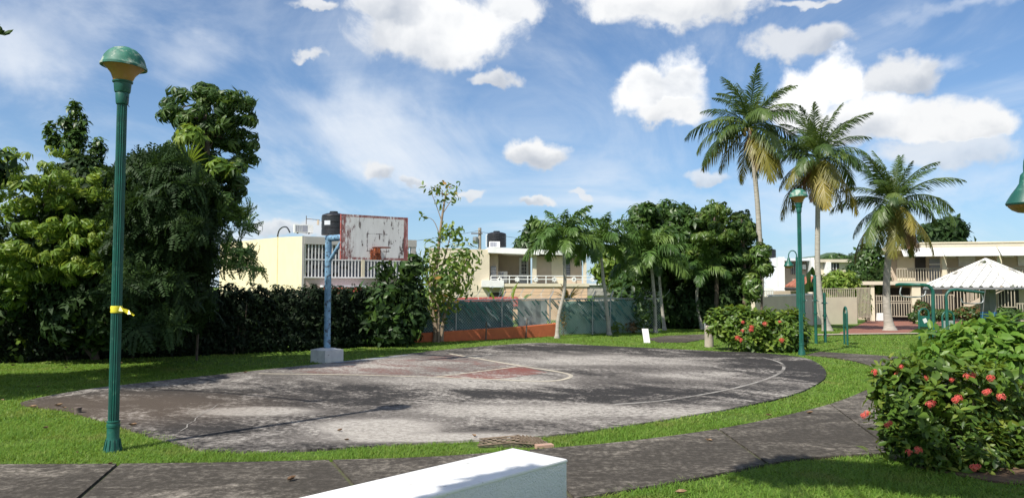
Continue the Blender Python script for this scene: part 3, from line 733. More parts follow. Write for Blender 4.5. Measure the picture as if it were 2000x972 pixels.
def paver_mat():
    m, t, b = newmat('brick_paving'); p = wpos(t)
    br = t.n.new('ShaderNodeTexBrick'); t.put(br.inputs['Vector'], p); br.inputs['Scale'].default_value = 2.2
    t.put(br.inputs['Color1'], (.29, .11, .07)); t.put(br.inputs['Color2'], (.22, .085, .06)); t.put(br.inputs['Mortar'], (.17, .09, .065)); br.inputs['Mortar Size'].default_value = .02
    t.put(b.inputs['Base Color'], t.mix(t.m('MULTIPLY', t.step(t.noise(p, 1.2, 4), .5, .75), .5), br.outputs[0], (.13, .065, .05))); b.inputs['Roughness'].default_value = .9; return m
M['paving'] = paver_mat()
tilted('driveway', drive_px, M['paving'])
tilted('driveway', [(1822, 636), (1835, 624), (1900, 624), (1905, 636)], M['paving'])
kerb_px = [(1590, 655.5), (1700, 653.5), (1800, 652.5), (2100, 652)]
tilted('kerb', [(u, v-1.2) for u, v in kerb_px]+[(u, v+.6) for u, v in reversed(kerb_px)], M['concretepost'], .05)
bed_px = [(1725, 889), (1760, 905), (1850, 925), (1930, 940), (2060, 955), (2300, 900), (2300, 800), (2000, 770), (1905, 816), (1765, 880)]
slabpoly('flower_bed', V2(bed_px), -.05, .018, M['soil'], None, 'structure')

# ------------------------------------------------------------------ grass
def inside(P, poly):
    x, y = P[:, 0], P[:, 1]; r = np.zeros(len(P), bool); n = len(poly); j = n-1
    for i in range(n):
        xi, yi = poly[i][0], poly[i][1]; xj, yj = poly[j][0], poly[j][1]
        if yi != yj: r ^= ((yi > y) != (yj > y)) & (x < (xj-xi)*(y-yi)/(yj-yi)+xi)
        j = i
    return r
grate_c = G(1000, 867)
NOGRASS = [[tuple(p) for p in court_xy], [tuple(p) for p in outer], [tuple(p) for p in V2(path2_px)], [tuple(p) for p in V2(drive_px)], [tuple(p) for p in V2(bed_px)],
           [(grate_c.x-.62, grate_c.y-.26), (grate_c.x+.55, grate_c.y-.33), (grate_c.x+.5, grate_c.y+.24), (grate_c.x-.45, grate_c.y+.22)]]
def grass(name, y0, y1, dens, h, wd, lean=.5):
    area = (y1-y0)*1.5*y1; n = int(area*dens); P = np.stack([rng.uniform(-.75*y1, .75*y1, n), rng.uniform(y0, y1, n)], 1)
    ok = np.abs(P[:, 0]) < P[:, 1]*.71+.5
    P = P[ok]; bad = np.zeros(len(P), bool)
    x_, y_ = P[:, 0], P[:, 1]; nz = .07*np.sin(x_*9.1+2*np.sin(y_*5.3))+.05*np.sin(y_*17.0+x_*13.7)+rng.normal(size=len(P))*.025
    Q = P+np.stack([nz, nz*.8], 1)
    for q in NOGRASS: bad |= inside(Q, q)
    P = P[~bad]
    # bare and thin spots
    th = np.sin(P[:, 0]*2.1+1.3*np.sin(P[:, 1]*1.7))*np.sin(P[:, 1]*2.7+np.cos(P[:, 0]*1.1)); P = P[(th > -.72) | (rng.random(len(P)) < .35)]
    n = len(P); hh = h*rng.uniform(.55, 1.35, n)*(1+.25*np.sin(P[:, 0]*3.1)*np.sin(P[:, 1]*2.3)); a = rng.uniform(0, 6.28, n); le = rng.uniform(.1, lean*1.6, n)*hh
    w = wd*rng.uniform(.7, 1.3, n); dx, dy = np.cos(a), np.sin(a); z0 = np.where(P[:, 1] > 32, -.022*(P[:, 1]-32), 0)-.01
    b = np.stack([P[:, 0], P[:, 1], z0], 1); s = np.stack([-dy*w/2, dx*w/2, 0*w], 1)
    m1 = b+np.stack([dx*le*.35, dy*le*.35, hh*.6], 1); tip = b+np.stack([dx*le, dy*le, hh*.98], 1)
    V = np.stack([b-s, b+s, m1-s*.75, m1+s*.75, tip], 1).reshape(-1, 3)
    tri = np.array([0, 1, 3, 0, 3, 2, 2, 3, 4]); LI = (tri[None]+np.arange(n)[:, None]*5).reshape(-1)
    me = bpy.data.meshes.new(name); me.vertices.add(len(V)); me.vertices.foreach_set('co', V.reshape(-1).astype(np.float32))
    me.loops.add(len(LI)); me.loops.foreach_set('vertex_index', LI.astype(np.int32)); me.polygons.add(n*3); me.polygons.foreach_set('loop_start', (np.arange(n*3)*3).astype(np.int32)); me.update(calc_edges=True)
    at_ = me.attributes.new('rnd', 'FLOAT', 'POINT'); at_.data.foreach_set('value', np.repeat(rng.random(n)*.95, 5).astype(np.float32))
    me.materials.append(M['grass']); return link(name, me, None, 'stuff')
grass('grass', 5.6, 11, 3400, .046, .009, 1.5)
grass('grass', 11, 19, 1100, .046, .015, 1.5)
grass('grass', 19, 37, 200, .04, .032, 1.6)

# ------------------------------------------------------------------ street lamps
def cap_part(name, prof, mat, parent, n=28, tilt=0, piv=0):
    o = MB().lathe([(r, z-piv) for r, z in prof], n).build(name, mat, parent, True); o.location.z = piv; o.rotation_euler = (0, tilt, 0); return o
def make_lamp(label):
    root = thing('street_lamp', label, 'street lamp', (0, 0, 0), 'green post lamps beside the court')
    MB().lathe([(.118, 0), (.115, .03), (.10, .07), (.088, .15), (.082, .17), (.082, .29), (.090, .295), (.090, .325), (.082, .33), (.080, .345), (.088, .35), (.088, .365), (.07, .37)], 24).build('base', M['green'], root, True)
    fl = MB()
    for k in range(12):
        a = k*math.pi/6; fl.add([(.102*math.cos(a-.1), .102*math.sin(a-.1), .02), (.102*math.cos(a+.1), .102*math.sin(a+.1), .02), (.088*math.cos(a+.08), .088*math.sin(a+.08), .15), (.088*math.cos(a-.08), .088*math.sin(a-.08), .15),
            (.124*math.cos(a-.1), .124*math.sin(a-.1), .02), (.124*math.cos(a+.1), .124*math.sin(a+.1), .02), (.098*math.cos(a+.08), .098*math.sin(a+.08), .15), (.098*math.cos(a-.08), .098*math.sin(a-.08), .15)],
            [(4, 5, 6, 7), (0, 4, 7, 3), (1, 2, 6, 5), (3, 7, 6, 2)])
    fl.build('base_rib', M['green'], root)
    MB().tube([(0, 0, .35), (0, 0, 4.24)], [.072, .068], 32, True, .17).build('pole', M['green'], root)
    MB().lathe([(.078, 4.20), (.084, 4.215), (.092, 4.325), (.086, 4.34), (.10, 4.345), (.108, 4.36), (.118, 4.46), (.135, 4.468), (.138, 4.485), (.12, 4.49)], 28).build('collar', M['green'], root, True)
    T = .055
    cap_part('bowl', [(.125, 4.485), (.14, 4.52), (.165, 4.57), (.215, 4.62), (.28, 4.665), (.294, 4.675)], M['amber'], root, 36, T, 4.48)
    cap_part('cap', [(.29, 4.66), (.312, 4.655), (.312, 4.68), (.298, 4.692), (.29, 4.72), (.268, 4.775), (.22, 4.835), (.155, 4.88), (.08, 4.905), (.001, 4.912)], M['cap'], root, 36, T, 4.48)
    MB().tube([(.085, -.03, 4.29), (.105, -.03, 4.24), (.10, -.03, 4.19), (.12, -.03, 4.16)], .006, 5).build('cable_end', M['black'], root)
    return root
lamp = make_lamp('tall green fluted post lamp with amber bowl, yellow tape tied round its pole'); lb = G(220, 881); lamp.location = lb; LOC[lamp] = lb; lamp.scale = (.86, .86, 1.017)
lb2 = G(1566, 693); copy_tree(lamp, lb2, 2.1, 1, 'green fluted post lamp beside the red flowered bush at the far rim of the court').scale = (.86, .86, 1.0)
tz = (881-604)*.00622
tape = thing('barrier_tape', 'yellow plastic tape knotted round the green lamp pole', 'tape', lb+Vector((0, 0, tz)))
MB().lathe([(.065, -.04), (.069, -.03), (.066, -.005), (.070, .02), (.065, .045), (.063, .045)], 20, lb+Vector((0, 0, tz))).build('loop', M['tape'], tape, True)
tp = [(.055, -.04, .015), (.11, -.07, .0), (.17, -.05, -.03), (.21, -.08, -.035), (.25, -.06, -.07)]
mb = MB(); vs = []
for i, p in enumerate(tp):
    q = lb+Vector((p[0], p[1], p[2]+tz)); h = [.03, .022, .026, .018, .008][i]; vs += [q+Vector((0, .012*(-1)**i, h)), q+Vector((0, -.015*(-1)**i, -h)), q+Vector((0, .012*(-1)**i+.004, h)), q+Vector((0, -.015*(-1)**i+.004, -h))]
mb.add(vs, [f for i in range(4) for f in ((4*i, 4*i+1, 4*i+5, 4*i+4), (4*i+2, 4*i+6, 4*i+7, 4*i+3))]); mb.build('loose_end', M['tape'], tape)

def make_gooseneck(label):
    root = thing('gooseneck_lamp', label, 'street lamp', (0, 0, 0), 'green gooseneck lamps')
    MB().lathe([(.12, 0), (.10, .1), (.075, .2), (.07, .35), (.06, .36)], 18).build('base', M['green'], root, True)
    MB().tube([(0, 0, .3), (0, 0, 3.35)], [.055, .045], 18, True, .12).build('pole', M['green'], root)
    MB().tube([(-.18-.19*math.cos(a), 0, 3.42+.19*math.sin(a)*1.25) for a in [math.pi*(1-k/12) for k in range(13)]][::1] and [(0, 0, 3.3)]+[(-.18+.18*math.cos(math.pi*k/12), 0, 3.40+.24*math.sin(math.pi*k/12)) for k in range(13)]+[(-.36, 0, 3.30)], .024, 10).build('arm', M['green'], root, True)
    MB().lathe([(.205, 2.94), (.215, 2.96), (.19, 3.01), (.15, 3.08), (.10, 3.15), (.07, 3.20), (.062, 3.26), (.055, 3.30), (.03, 3.33)], 24, (-.36, 0, 0)).build('shade', M['green'], root, True)
    MB().lathe([(.03, 2.845), (.09, 2.855), (.15, 2.885), (.185, 2.92), (.20, 2.95), (.15, 2.952)], 24, (-.36, 0, 0)).build('bowl', M['amber'], root, True)
    return root
gn = make_gooseneck('green arched lamp rising behind the far court lamp'); gy = 33.0
p = at(1557, 560, gy); gn.location = (p.x, gy, hgt(gy)); LOC[gn] = gn.location.copy()
p = at(2068, 500, 8.75); copy_tree(gn, (p.x, 8.75, .03), 0, 1, 'green bell shaped lamp hanging close above the flowering bush')

# ------------------------------------------------------------------ basketball hoop
hb = G(633, 708.5)+Vector((0, .3, 0)); nx = Vector((.78, -.625, 0)).normalized(); ny = Vector((-nx.y, nx.x, 0))
hoop = thing('basketball_hoop', 'worn basketball hoop on a peeling blue pole with concrete foot', 'basketball hoop', hb)
hw = lambda a, b, z: hb+nx*a+ny*b+Vector((0, 0, z))
MB().box(-.31, .31, -.30, .30, -.1, .33, hw).add([hw(-.31, -.3, .33), hw(.31, -.3, .33), hw(.31, .3, .33), hw(-.31, .3, .33), hw(-.13, -.13, .375), hw(.13, -.13, .375), hw(.13, .13, .375), hw(-.13, .13, .375)], [(0, 1, 5, 4), (1, 2, 6, 5), (2, 3, 7, 6), (3, 0, 4, 7), (4, 5, 6, 7)]).build('foot_block', M['block'], hoop)
zt = at(633, 467, hb.y).z
MB().tube([hw(0, 0, .3), hw(0, 0, zt-.05), hw(.03, 0, zt+.01), hw(.1, 0, zt+.03)], .088, 18).build('pole', M['bluepole'], hoop, True)
MB().tube([hw(-.05, 0, zt+.02), hw(1.80, 0, zt+.03)], .085, 18).build('arm', M['bluepole'], hoop, True)
MB().tube([hw(.02, 0, zt-.62), hw(.62, 0, zt-.02)], .05, 12).build('brace', M['bluepole'], hoop, True)
bc = hw(1.88, 0, 0); bc.z = at(727, 464.5, bc.y).z
def board_mat():
    m, t, b = newmat('peeling_backboard'); o = t.n.new('ShaderNodeTexCoord').outputs['Object']
    x, y, z = t.sep(o)
    ax = t.m('ABSOLUTE', x); edge = t.m('MAXIMUM', t.m('DIVIDE', ax, .90), t.m('DIVIDE', t.m('ABSOLUTE', z), .56))
    n = t.noise(t.scale(o, (1.6, 1, .55)), 8, 8, .75); n2 = t.noise(t.scale(o, (2.2, 1, .5)), 3.2, 4, .6)
    col = t.mix(t.step(n2, .3, .7), (.70, .69, .68), (.60, .59, .58))
    peel = t.m('ADD', t.m('ADD', n, t.m('MULTIPLY', t.m('SUBTRACT', n2, .5), .45)), t.m('MULTIPLY', t.step(t.m('ABSOLUTE', x), .3, .9), .07))
    col = t.mix(t.step(peel, .605, .645), col, (.10, .075, .07))
    left = t.m('MULTIPLY', t.step(x, -.45, -.95), t.step(peel, .50, .57))
    col = t.mix(left, col, (.20, .06, .055))
    rim_ = t.m('MULTIPLY', t.step(edge, .885, .895), t.m('MAXIMUM', t.step(x, .5, .7), t.step(n, .40, .50)))
    rc = t.mix(t.step(n, .42, .62), (.27, .065, .06), (.50, .42, .40))
    rc = t.mix(t.step(n2, .35, .6), rc, (.22, .07, .065))
    col = t.mix(rim_, col, rc)
    # faint inner square
    a2 = t.m('DIVIDE', t.m('ABSOLUTE', t.m('SUBTRACT', x, .08)), .30); b2 = t.m('DIVIDE', t.m('ABSOLUTE', t.m('ADD', z, .12)), .22)
    mm = t.m('MAXIMUM', a2, b2); sq = t.m('MULTIPLY', t.step(mm, .92, .94), t.step(mm, 1.04, 1.06, True))
    col = t.mix(t.m('MULTIPLY', sq, t.step(n, .42, .56)), col, (.12, .10, .10))
    t.put(b.inputs['Base Color'], col); b.inputs['Roughness'].default_value = .7
    t.put(b.inputs['Normal'], t.bump(n, .3, .01)); return m
M['board'] = board_mat()
bny = Vector((.82, .572, 0)).normalized(); bnx = Vector((bny.y, -bny.x, 0))
me = MB().box(-.90, .90, -.025, .025, -.56, .56).mesh('backboard', M['board'])
bo = link('backboard', me, hoop); bo.matrix_local = Matrix.Translation(bc-hb) @ Matrix.Rotation(math.atan2(bny.y, bny.x), 4, 'Z')
bw = lambda a, b, z: bc+bnx*a+bny*b+Vector((0, 0, z))
M['boardedge'] = pmat('red_board_edge', (.42, .11, .095), (.30, .08, .07), 8, rough=.7, stain=(.40, .36, .35), sscale=9, slo=.55, shi=.62)
for s in (-1, 1):
    MB().box(-.03, .03, s*.908-.007, s*.908+.007, -.56, .56, bw).build('edge_strip', M['boardedge'], hoop)
rc_ = .02
MB().box(.028, .05, -.13, .15, -.55, -.30, bw).build('bracket_plate', M['rust'], hoop)
MB().box(.05, .16, -.06, .08, -.44, -.24, bw).build('rim_bracket', M['rust'], hoop)
MB().box(.16, .19, -.05, .0, -.40, -.28, bw).box(.16, .19, .02, .07, -.40, -.28, bw).build('bracket_tab', M['rust'], hoop)
rr = .225; rz = -.26
MB().tube([bw(.16+rr+rr*math.cos(a), .01+rr*math.sin(a), rz) for a in [2*math.pi*k/28 for k in range(29)]], .011, 8).build('rim', M['rim'], hoop, True)
mb = MB(); r3 = random.Random(3)
for k in range(7):
    a = 2*math.pi*k/14+3.6; p0 = bw(.16+rr+rr*math.cos(a), .01+rr*math.sin(a), rz)
    mb.tube(crom([p0, p0+Vector((r3.uniform(-.05, .05), r3.uniform(-.05, .05), -.1)), p0+Vector((r3.uniform(-.1, .1), r3.uniform(-.1, .1), -r3.uniform(.18, .3)))], 3), .006, 4)
mb.build('net_shred', M['rim'], hoop)

# ------------------------------------------------------------------ low concrete block in front
A = G(998, 874); zb = .55
tA = at(998, 874, 1); 
def onz(u, v, z):
    d = ray(u, v); t = (z-CH)/d.z; return Vector((d.x*t, d.y*t, z))
qa, qb, qc, qd = onz(998, 874, zb), onz(1112, 894, zb), onz(800, 983, zb), onz(575, 972, zb)
dirv = (qd-qa); dirv.z = 0; dirv.normalize(); wv = (qb-qa); wl = wv.length
nrm = Vector((dirv.y, -dirv.x, 0)); nrm = nrm if nrm.dot(wv) > 0 else -nrm; wl = wv.dot(nrm); sk = wv.dot(dirv)
bw2 = lambda a, b, z: qa+dirv*a+nrm*b+Vector((0, 0, z-zb))
bench = thing('concrete_bench', 'white painted stucco block bench at the near edge of the path', 'bench', Vector((qa.x, qa.y, 0)))
L = 3.6
MB().box(sk*.5, L, .0, wl, .08, zb-.012, bw2).build('body', M['whitestucco'], bench, True, bevel=.03)
MB().box(sk*.5-.004, L+.004, -.004, wl+.004, zb-.035, zb, bw2).build('top', M['whitetop'], bench, True, bevel=.022)
MB().box(sk*.5+.05, L-.05, .03, wl-.03, -.1, .085, bw2).build('plinth', M['block'], bench)

# ------------------------------------------------------------------ drain grate, stump, board, pipe
grate = thing('drain_grate', 'rusty bent metal drain grate at the court edge behind the white bench', 'drain grate', grate_c)
gw = lambda x, y, z: grate_c+Vector((x, y, z+.03+.05*math.exp(-((x-.12)/.22)**2)))
MB().box(-.42, .46, -.20, .18, -.03, -.026, lambda x, y, z: grate_c+Vector((x, y, z+.03))).build('pit', M['joint'], grate)
M['gratemetal'] = pmat('rusty_grate', (.11, .075, .05), (.20, .155, .11), 14, rough=.8)
for k in range(5):
    y = -.17+k*.08; pts = []
    for j in range(9):
        x = -.42+.06*j; pts.append(gw(x, y+.024*(-1)**(j+k), .004)); pts.append(gw(x+.034, y+.024*(-1)**(j+k), .004))
    MB().tube(pts, .008, 4).build('grate_bar', M['gratemetal'], grate)
for k in range(8):
    x = .12+k*.05; MB().box(-.006, .006, -.20, .18, -.015, .008, lambda a, b, c: gw(x+a+(b+.2)*-.35, b, c)).build('grate_bar', M['gratemetal'], grate)
MB().tube([gw(-.43, -.21, .0), gw(.0, -.21, 0), gw(.46, -.21, 0)], .011, 5).tube([gw(-.43, .19, .0), gw(.0, .19, 0), gw(.38, .19, 0)], .011, 5).build('grate_frame', M['gratemetal'], grate)
g = G(1060, 875)
brk = MB().box(-.09, .13, -.05, .05, 0, .05, lambda x, y, z: g+Vector((x*.95-y*.3, y+x*.3, z))).build('broken_brick', pmat('pinkish_brick', (.45, .27, .20), (.38, .25, .19), 12, rough=.9), None); tagp(brk, 'pinkish broken brick lying beside the rusty drain grate', 'brick')
g = G(1385, 677)
stp = thing('concrete_stump', 'short rough concrete post standing on the grass beside the red flowered bush', 'post', g)
k_ = g.y/F
MB().lathe([(.155, -.05), (.15, .02), (.148, .25), (.145, .55), (.142, .70), (.13, .715), (.04, .72)], 16, g).build('post', M['concretepost'], stp, True)
MB().tube([g+Vector((-.13, -.03, .62)), g+Vector((-.14, -.03, .84)), g+Vector((-.11, -.03, .86))], .035, 8).build('pipe_end', M['metal'], stp, True)
g = G(1264, 669)
wbd = thing('white_board', 'small blank white board leaning in the grass beside the far path', 'sign board', g)
bwm = lambda x, y, z: g+Vector((x-.06*z/.5, y+.12*z, z))
MB().box(-.115, .115, 0, .03, -.03, .50, bwm).build('panel', M['white'], wbd, bevel=.006)
MB().box(-.02, .02, .032, .06, -.05, .38, bwm).build('stake', M['stem'], wbd)
g = G(152, 809)
stub = MB().lathe([(.05, -.02), (.05, .085), (.055, .09), (.055, .115), (.02, .12)], 12, g).build('pipe_stub', M['rod'], None, True); tagp(stub, 'short dark pipe stub sticking up at the left court corner', 'pipe')

# ------------------------------------------------------------------ yellow house
def root_at(name, label, cat, p, group=None): return thing(name, label, cat, Vector(p), group)
def ac_unit(label, p, ang, w=.85, h=.65, d=.35, group='air conditioner units'):
    f = Fr(p, ang); r = root_at('air_conditioner', label, 'air conditioner', p, group)
    bx('casing', r, M['white'], f, -w/2, w/2, 0, d, .06, h)
    bx('fan_grille', r, M['louvre'], f, -w/2+.05, w*.18, -.015, .0, .12, h-.06)
    for k in range(4): bx('grille_bar', r, M['white'], f, -w/2+.08+k*.13, -w/2+.10+k*.13, -.03, -.016, .12, h-.06)
    for s in (-.3, .3): bx('foot', r, M['dark'], f, s*w-.03, s*w+.03, .05, d-.05, 0, .06)
    return r
def water_tank(label, p, r, h, ribs=7, sticker=False):
    t_ = root_at('water_tank', label, 'water tank', p, 'black roof water tanks')
    pr = [(r*.96, 0), (r, .03)]
    for k in range(ribs):
        z0 = .05+(h*.78-.05)*k/ribs; z1 = .05+(h*.78-.05)*(k+1)/ribs
        pr += [(r, z0+.02), (r*1.0, z1-.05), (r*.965, z1-.03), (r*.965, z1-.01)]
    pr += [(r, h*.79), (r*.93, h*.85), (r*.6, h*.91), (r*.34, h*.93)]
    MB().lathe(pr, 28, p).build('shell', M['black'], t_, True)
    MB().lathe([(r*.36, h*.925), (r*.36, h*.96), (r*.33, h*.965), (r*.33, h), (r*.1, h*1.005)], 20, p).build('lid', M['black'], t_, True)
    if sticker:
        v = (Vector((0, 0, 0))-Vector(p)); a0 = math.atan2(v.y, v.x)-.55; mb = MB(); vs = []
        for k in range(6):
            a = a0-.28+k*.11
            for rr_, z in ((1.006, .40), (1.006, .58), (1.012, .58), (1.012, .40)): vs.append((p[0]+r*rr_*math.cos(a), p[1]+r*rr_*math.sin(a), p[2]+h*z))
        fs = [(4*k+j, 4*k+4+j, 4*k+4+(j+1) % 4, 4*k+(j+1) % 4) for k in range(5) for j in range(4)]+[(0, 1, 2, 3), (20, 23, 22, 21)]
        mb.add(vs, fs).build('label_sticker', pmat('sticker', (.55, .58, .62), (.45, .48, .52), 5, rough=.5), t_)
    else:
        MB().tube([(p[0]-r*1.06, p[1]-r*.3, p[2]), (p[0]-r*1.06, p[1]-r*.3, p[2]+h*.74), (p[0]-r*.9, p[1]-r*.25, p[2]+h*.79)], .035, 6).build('pipe', M['white'], t_, True)
    return t_
Y0 = 46.0; c = at(589, 560, Y0); o = Vector((c.x, Y0, hgt(Y0)))
YF = Fr(o, 30); yh = root_at('yellow_house', 'pale yellow house with white window bars behind the dark hedge', 'house', o)
W_x = YF.px(813, 480)[0]; zt = YF.sx(589, 461)[1]; D_y = YF.sx(430, 480)[0]
zg0, zg1 = YF.px(600, 540)[1], YF.px(600, 477)[1]
# long yellow side, slightly stepped parapet
dj = YF.sx(543, 480)[0]
sidez = [YF.sx(589, 461.5)[1], YF.sx(543, 463.5)[1], YF.sx(500, 468)[1], YF.sx(432, 474)[1]]; sidey = [0, dj, YF.sx(500, 470)[0], D_y]
mb = MB()
for i in range(3):
    ya, yb, za, zb_ = sidey[i], sidey[i+1], sidez[i], sidez[i+1]
    if i == 0: ya = .01
    mb.add([YF.w(0, ya, 0), YF.w(.25, ya, 0), YF.w(0, yb, 0), YF.w(.25, yb, 0), YF.w(0, ya, za), YF.w(.25, ya, za), YF.w(0, yb, zb_), YF.w(.25, yb, zb_)], [(0, 1, 3, 2), (4, 5, 7, 6), (0, 2, 6, 4), (1, 3, 7, 5), (0, 1, 5, 4), (2, 3, 7, 6)])
mb.build('side_wall', M['yellow'], yh)
zpipe = YF.sx(543, 462)[1]
bx('pilaster', yh, M['yellow'], YF, -.07, .01, dj-.07, dj+.07, 0, zpipe+.15)
mb = MB(); mb.tube(crom([YF.w(-.05, dj, zpipe), YF.w(-.05, dj-.5, zpipe+.4), YF.w(-.05, dj-1.6, zpipe+.55), YF.w(-.02, dj-2.7, zpipe+.45), YF.w(.1, dj-3.0, zpipe+.1)], 5), .05, 6).build('conduit', M['black'], yh, True)
bx('corner_post', yh, M['greywall'], YF, -.01, YF.px(594, 500)[0], -.05, .01, 0, zt)
bx('roof_slab', yh, M['greywall'], YF, YF.px(594, 500)[0]+.002, W_x, -.08, D_y-.3, zg1+.02, zt-.02)
xs_ = [YF.px(u, 500)[0] for u in (594, 706, 712, 800, 812)]
bx('lower_wall', yh, M['pinkwall'], YF, xs_[0]+.003, W_x, 0, .22, 0, zg0-.08)
bx('sill', yh, M['grille'], YF, xs_[0]+.005, W_x, -.12, .1, zg0-.08, zg0)
bx('column', yh, M['cream'], YF, xs_[1], xs_[2], -.06, .16, zg0, zg1+.018)
bx('column', yh, M['greywall'], YF, xs_[3]+.1, xs_[4]-.002, -.06, .16, zg0, zg1+.018)
bx('inner_wall', yh, M['louvre'], YF, .27, W_x-.1, 1.1, 1.3, 0, zg1)
for k in range(5):
    for j in range(8):
        x0 = xs_[0]+.15+k*.62; z0 = zg0+.08+j*(zg1-zg0-.1)/8
        bx('window_pane', yh, M['glass'] if (k+j) % 3 == 0 else M['louvre'], YF, x0, x0+.54, 1.03, 1.09, z0, z0+.18)
nb = 0; x = xs_[0]+.06
while x < xs_[3]:
    if not (xs_[1]-.05 < x < xs_[2]+.05): bx('grille_bar', yh, M['grille'], YF, x-.03, x+.03, -.02, .04, zg0+.002, zg1+.01)
    x += .215
for zz in (.42, ):
    bx('grille_rail', yh, M['grille'], YF, xs_[0]+.01, xs_[1]-.01, -.035, -.022, zg0+(zg1-zg0)*.52, zg0+(zg1-zg0)*.52+.06)
    bx('grille_rail', yh, M['grille'], YF, xs_[2]+.01, xs_[3], -.035, -.022, zg0+(zg1-zg0)*.52, zg0+(zg1-zg0)*.52+.06)
a0, b0 = YF.px(634, 561, -1.0); a1, b1 = YF.px(708, 568, -1.0)
bx('porch_ledge', yh, M['shadewhite'], YF, a0, a1+.3, -.8, -.002, b0+.02, b0+.14)
mb = MB().add([YF.w(a0, -.82, b0), YF.w(a1, -.82, b0), YF.w(a1, -2.2, b0-.5), YF.w(a0, -2.2, b0-.5), YF.w(a0, -.82, b0-.1), YF.w(a1, -.82, b0-.1), YF.w(a1, -2.2, b0-.58), YF.w(a0, -2.2, b0-.58)], [(0, 1, 2, 3), (4, 5, 6, 7), (0, 1, 5, 4), (1, 2, 6, 5), (2, 3, 7, 6), (3, 0, 4, 7)]); mb.build('red_awning', M['redroof'], yh)
p = YF.w(1.0, 1.5, zt-.02); ac = ac_unit('white air conditioner standing on the yellow house roof', tuple(at(592, 560, p.y).xy)+(zt-.02,), 25, 1.2, .58, .45)
LOC[ac]
q = at(650, 460, 49.5); water_tank('smooth black water tank with pale sticker behind the backboard', (q.x+.05, 49.5, zt-.02), .80, 1.60, 3, True)
q = at(598, 450, 48); an = MB().tube([(q.x, 48, zt-.02), (q.x, 48, zt+1.15)], .025, 5).tube([(q.x, 48, zt+.95), (q.x+.85, 48.1, zt+.88)], .02, 5).build('roof_antenna', M['rod'], None); tagp(an, 'thin bent antenna mast on the yellow house roof', 'antenna')
q = at(621, 436, 48.1); vb = MB().box(-.06, .06, -.05, .05, 0, .32, lambda x, y, z: Vector((q.x+x, 48.12+y, q.z-.1+z))).build('antenna_box', M['tan'], an)

# ------------------------------------------------------------------ cream house with balcony
Y0 = 57.0; c = at(955, 560, Y0); o = Vector((c.x, Y0, hgt(Y0)))
HF = Fr(o, 6); ch = root_at('cream_house', 'cream two storey house with long balcony railing behind the green fence', 'house', o)
X = lambda u, y=0: HF.px(u, 520, y)[0]
Z = lambda v, y=0: HF.px(1000, v, y)[1]
zf = Z(553)           # balcony floor
bx('left_wall', ch, M['cream'], HF, X(838), X(956), 0, 8, 0, Z(487))
bx('left_wall_cap', ch, M['cream'], HF, X(838), X(900), -.04, 8, Z(487)+.002, Z(485))
bx('downpipe', ch, M['tan'], HF, X(909), X(911), -.08, -.005, Z(540), Z(484))
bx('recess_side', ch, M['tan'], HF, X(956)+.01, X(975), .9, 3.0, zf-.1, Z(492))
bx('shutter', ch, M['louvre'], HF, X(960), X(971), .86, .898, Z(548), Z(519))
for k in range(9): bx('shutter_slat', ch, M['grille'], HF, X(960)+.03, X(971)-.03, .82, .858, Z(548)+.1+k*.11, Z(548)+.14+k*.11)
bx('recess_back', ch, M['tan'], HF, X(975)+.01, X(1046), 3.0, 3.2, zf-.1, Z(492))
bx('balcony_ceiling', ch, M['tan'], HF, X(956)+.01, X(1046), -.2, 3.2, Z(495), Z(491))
d0, d1 = HF.px(1014, 520, 2.98)[0], HF.px(1032, 520, 2.98)[0]; dz1 = HF.px(1014, 503, 2.98)[1]
door = bx('door', ch, M['white'], HF, d0, d1, 2.93, 2.998, zf, dz1)
for r_ in range(4):
    for c_ in range(3):
        w = (d1-d0)*.56/3; x0 = d0+(d1-d0)*.22+c_*w; z0 = zf+.75+r_*(dz1-zf-.95)/4
        bx('door_pane', door, M['glass'], HF, x0+.02, x0+w-.02, 2.9, 2.928, z0+.02, z0+(dz1-zf-.95)/4-.02)
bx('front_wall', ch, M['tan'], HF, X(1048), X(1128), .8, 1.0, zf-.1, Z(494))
bx('wall_panel', ch, M['cream'], HF, X(1080), X(1105), .74, .798, zf, Z(498))
lw = bx('louvre_window', ch, M['dark'], HF, X(1108), X(1117), .74, .797, Z(540), Z(503))
for k in range(11): bx('louvre_slat', lw, M['louvre'], HF, X(1108)+.03, X(1117)-.03, .69, .738, Z(540)+.06+k*.135, Z(540)+.13+k*.135)
bx('column', ch, M['cream'], HF, X(1040), X(1047.5), -.15, .15, zf, Z(497))
bx('end_column', ch, M['cream'], HF, X(1141), X(1146), .1, .4, zf, Z(497))
bx('end_wall', ch, M['tan'], HF, X(1128)+.01, X(1141), .9, 1.1, zf-.1, Z(496))
# roof: tilted slab in two sections
def slab4(name, par, mat, fr, pts, th):
    a = [fr.w(*p) for p in pts]; b = [p-Vector((0, 0, th)) for p in a]
    MB().add(a+b, [(0, 1, 2, 3), (7, 6, 5, 4), (0, 4, 5, 1), (1, 5, 6, 2), (2, 6, 7, 3), (3, 7, 4, 0)]).build(name, mat, par)
slab4('roof_slab', ch, M['white'], HF, [(X(953), -.5, Z(483.5)), (X(1050), -.9, Z(487.5)), (X(1052), 8, Z(487)), (X(953), 8, Z(482))], .42)
slab4('roof_slab', ch, M['white'], HF, [(X(1053), -.3, Z(487.5)), (X(1147), -.2, Z(491)), (X(1147), 8, Z(490)), (X(1053), 8, Z(486.5))], .33)
bx('eave_board', ch, M['dark'], HF, X(1049), X(1128), .5, .795, Z(499), Z(495.5))
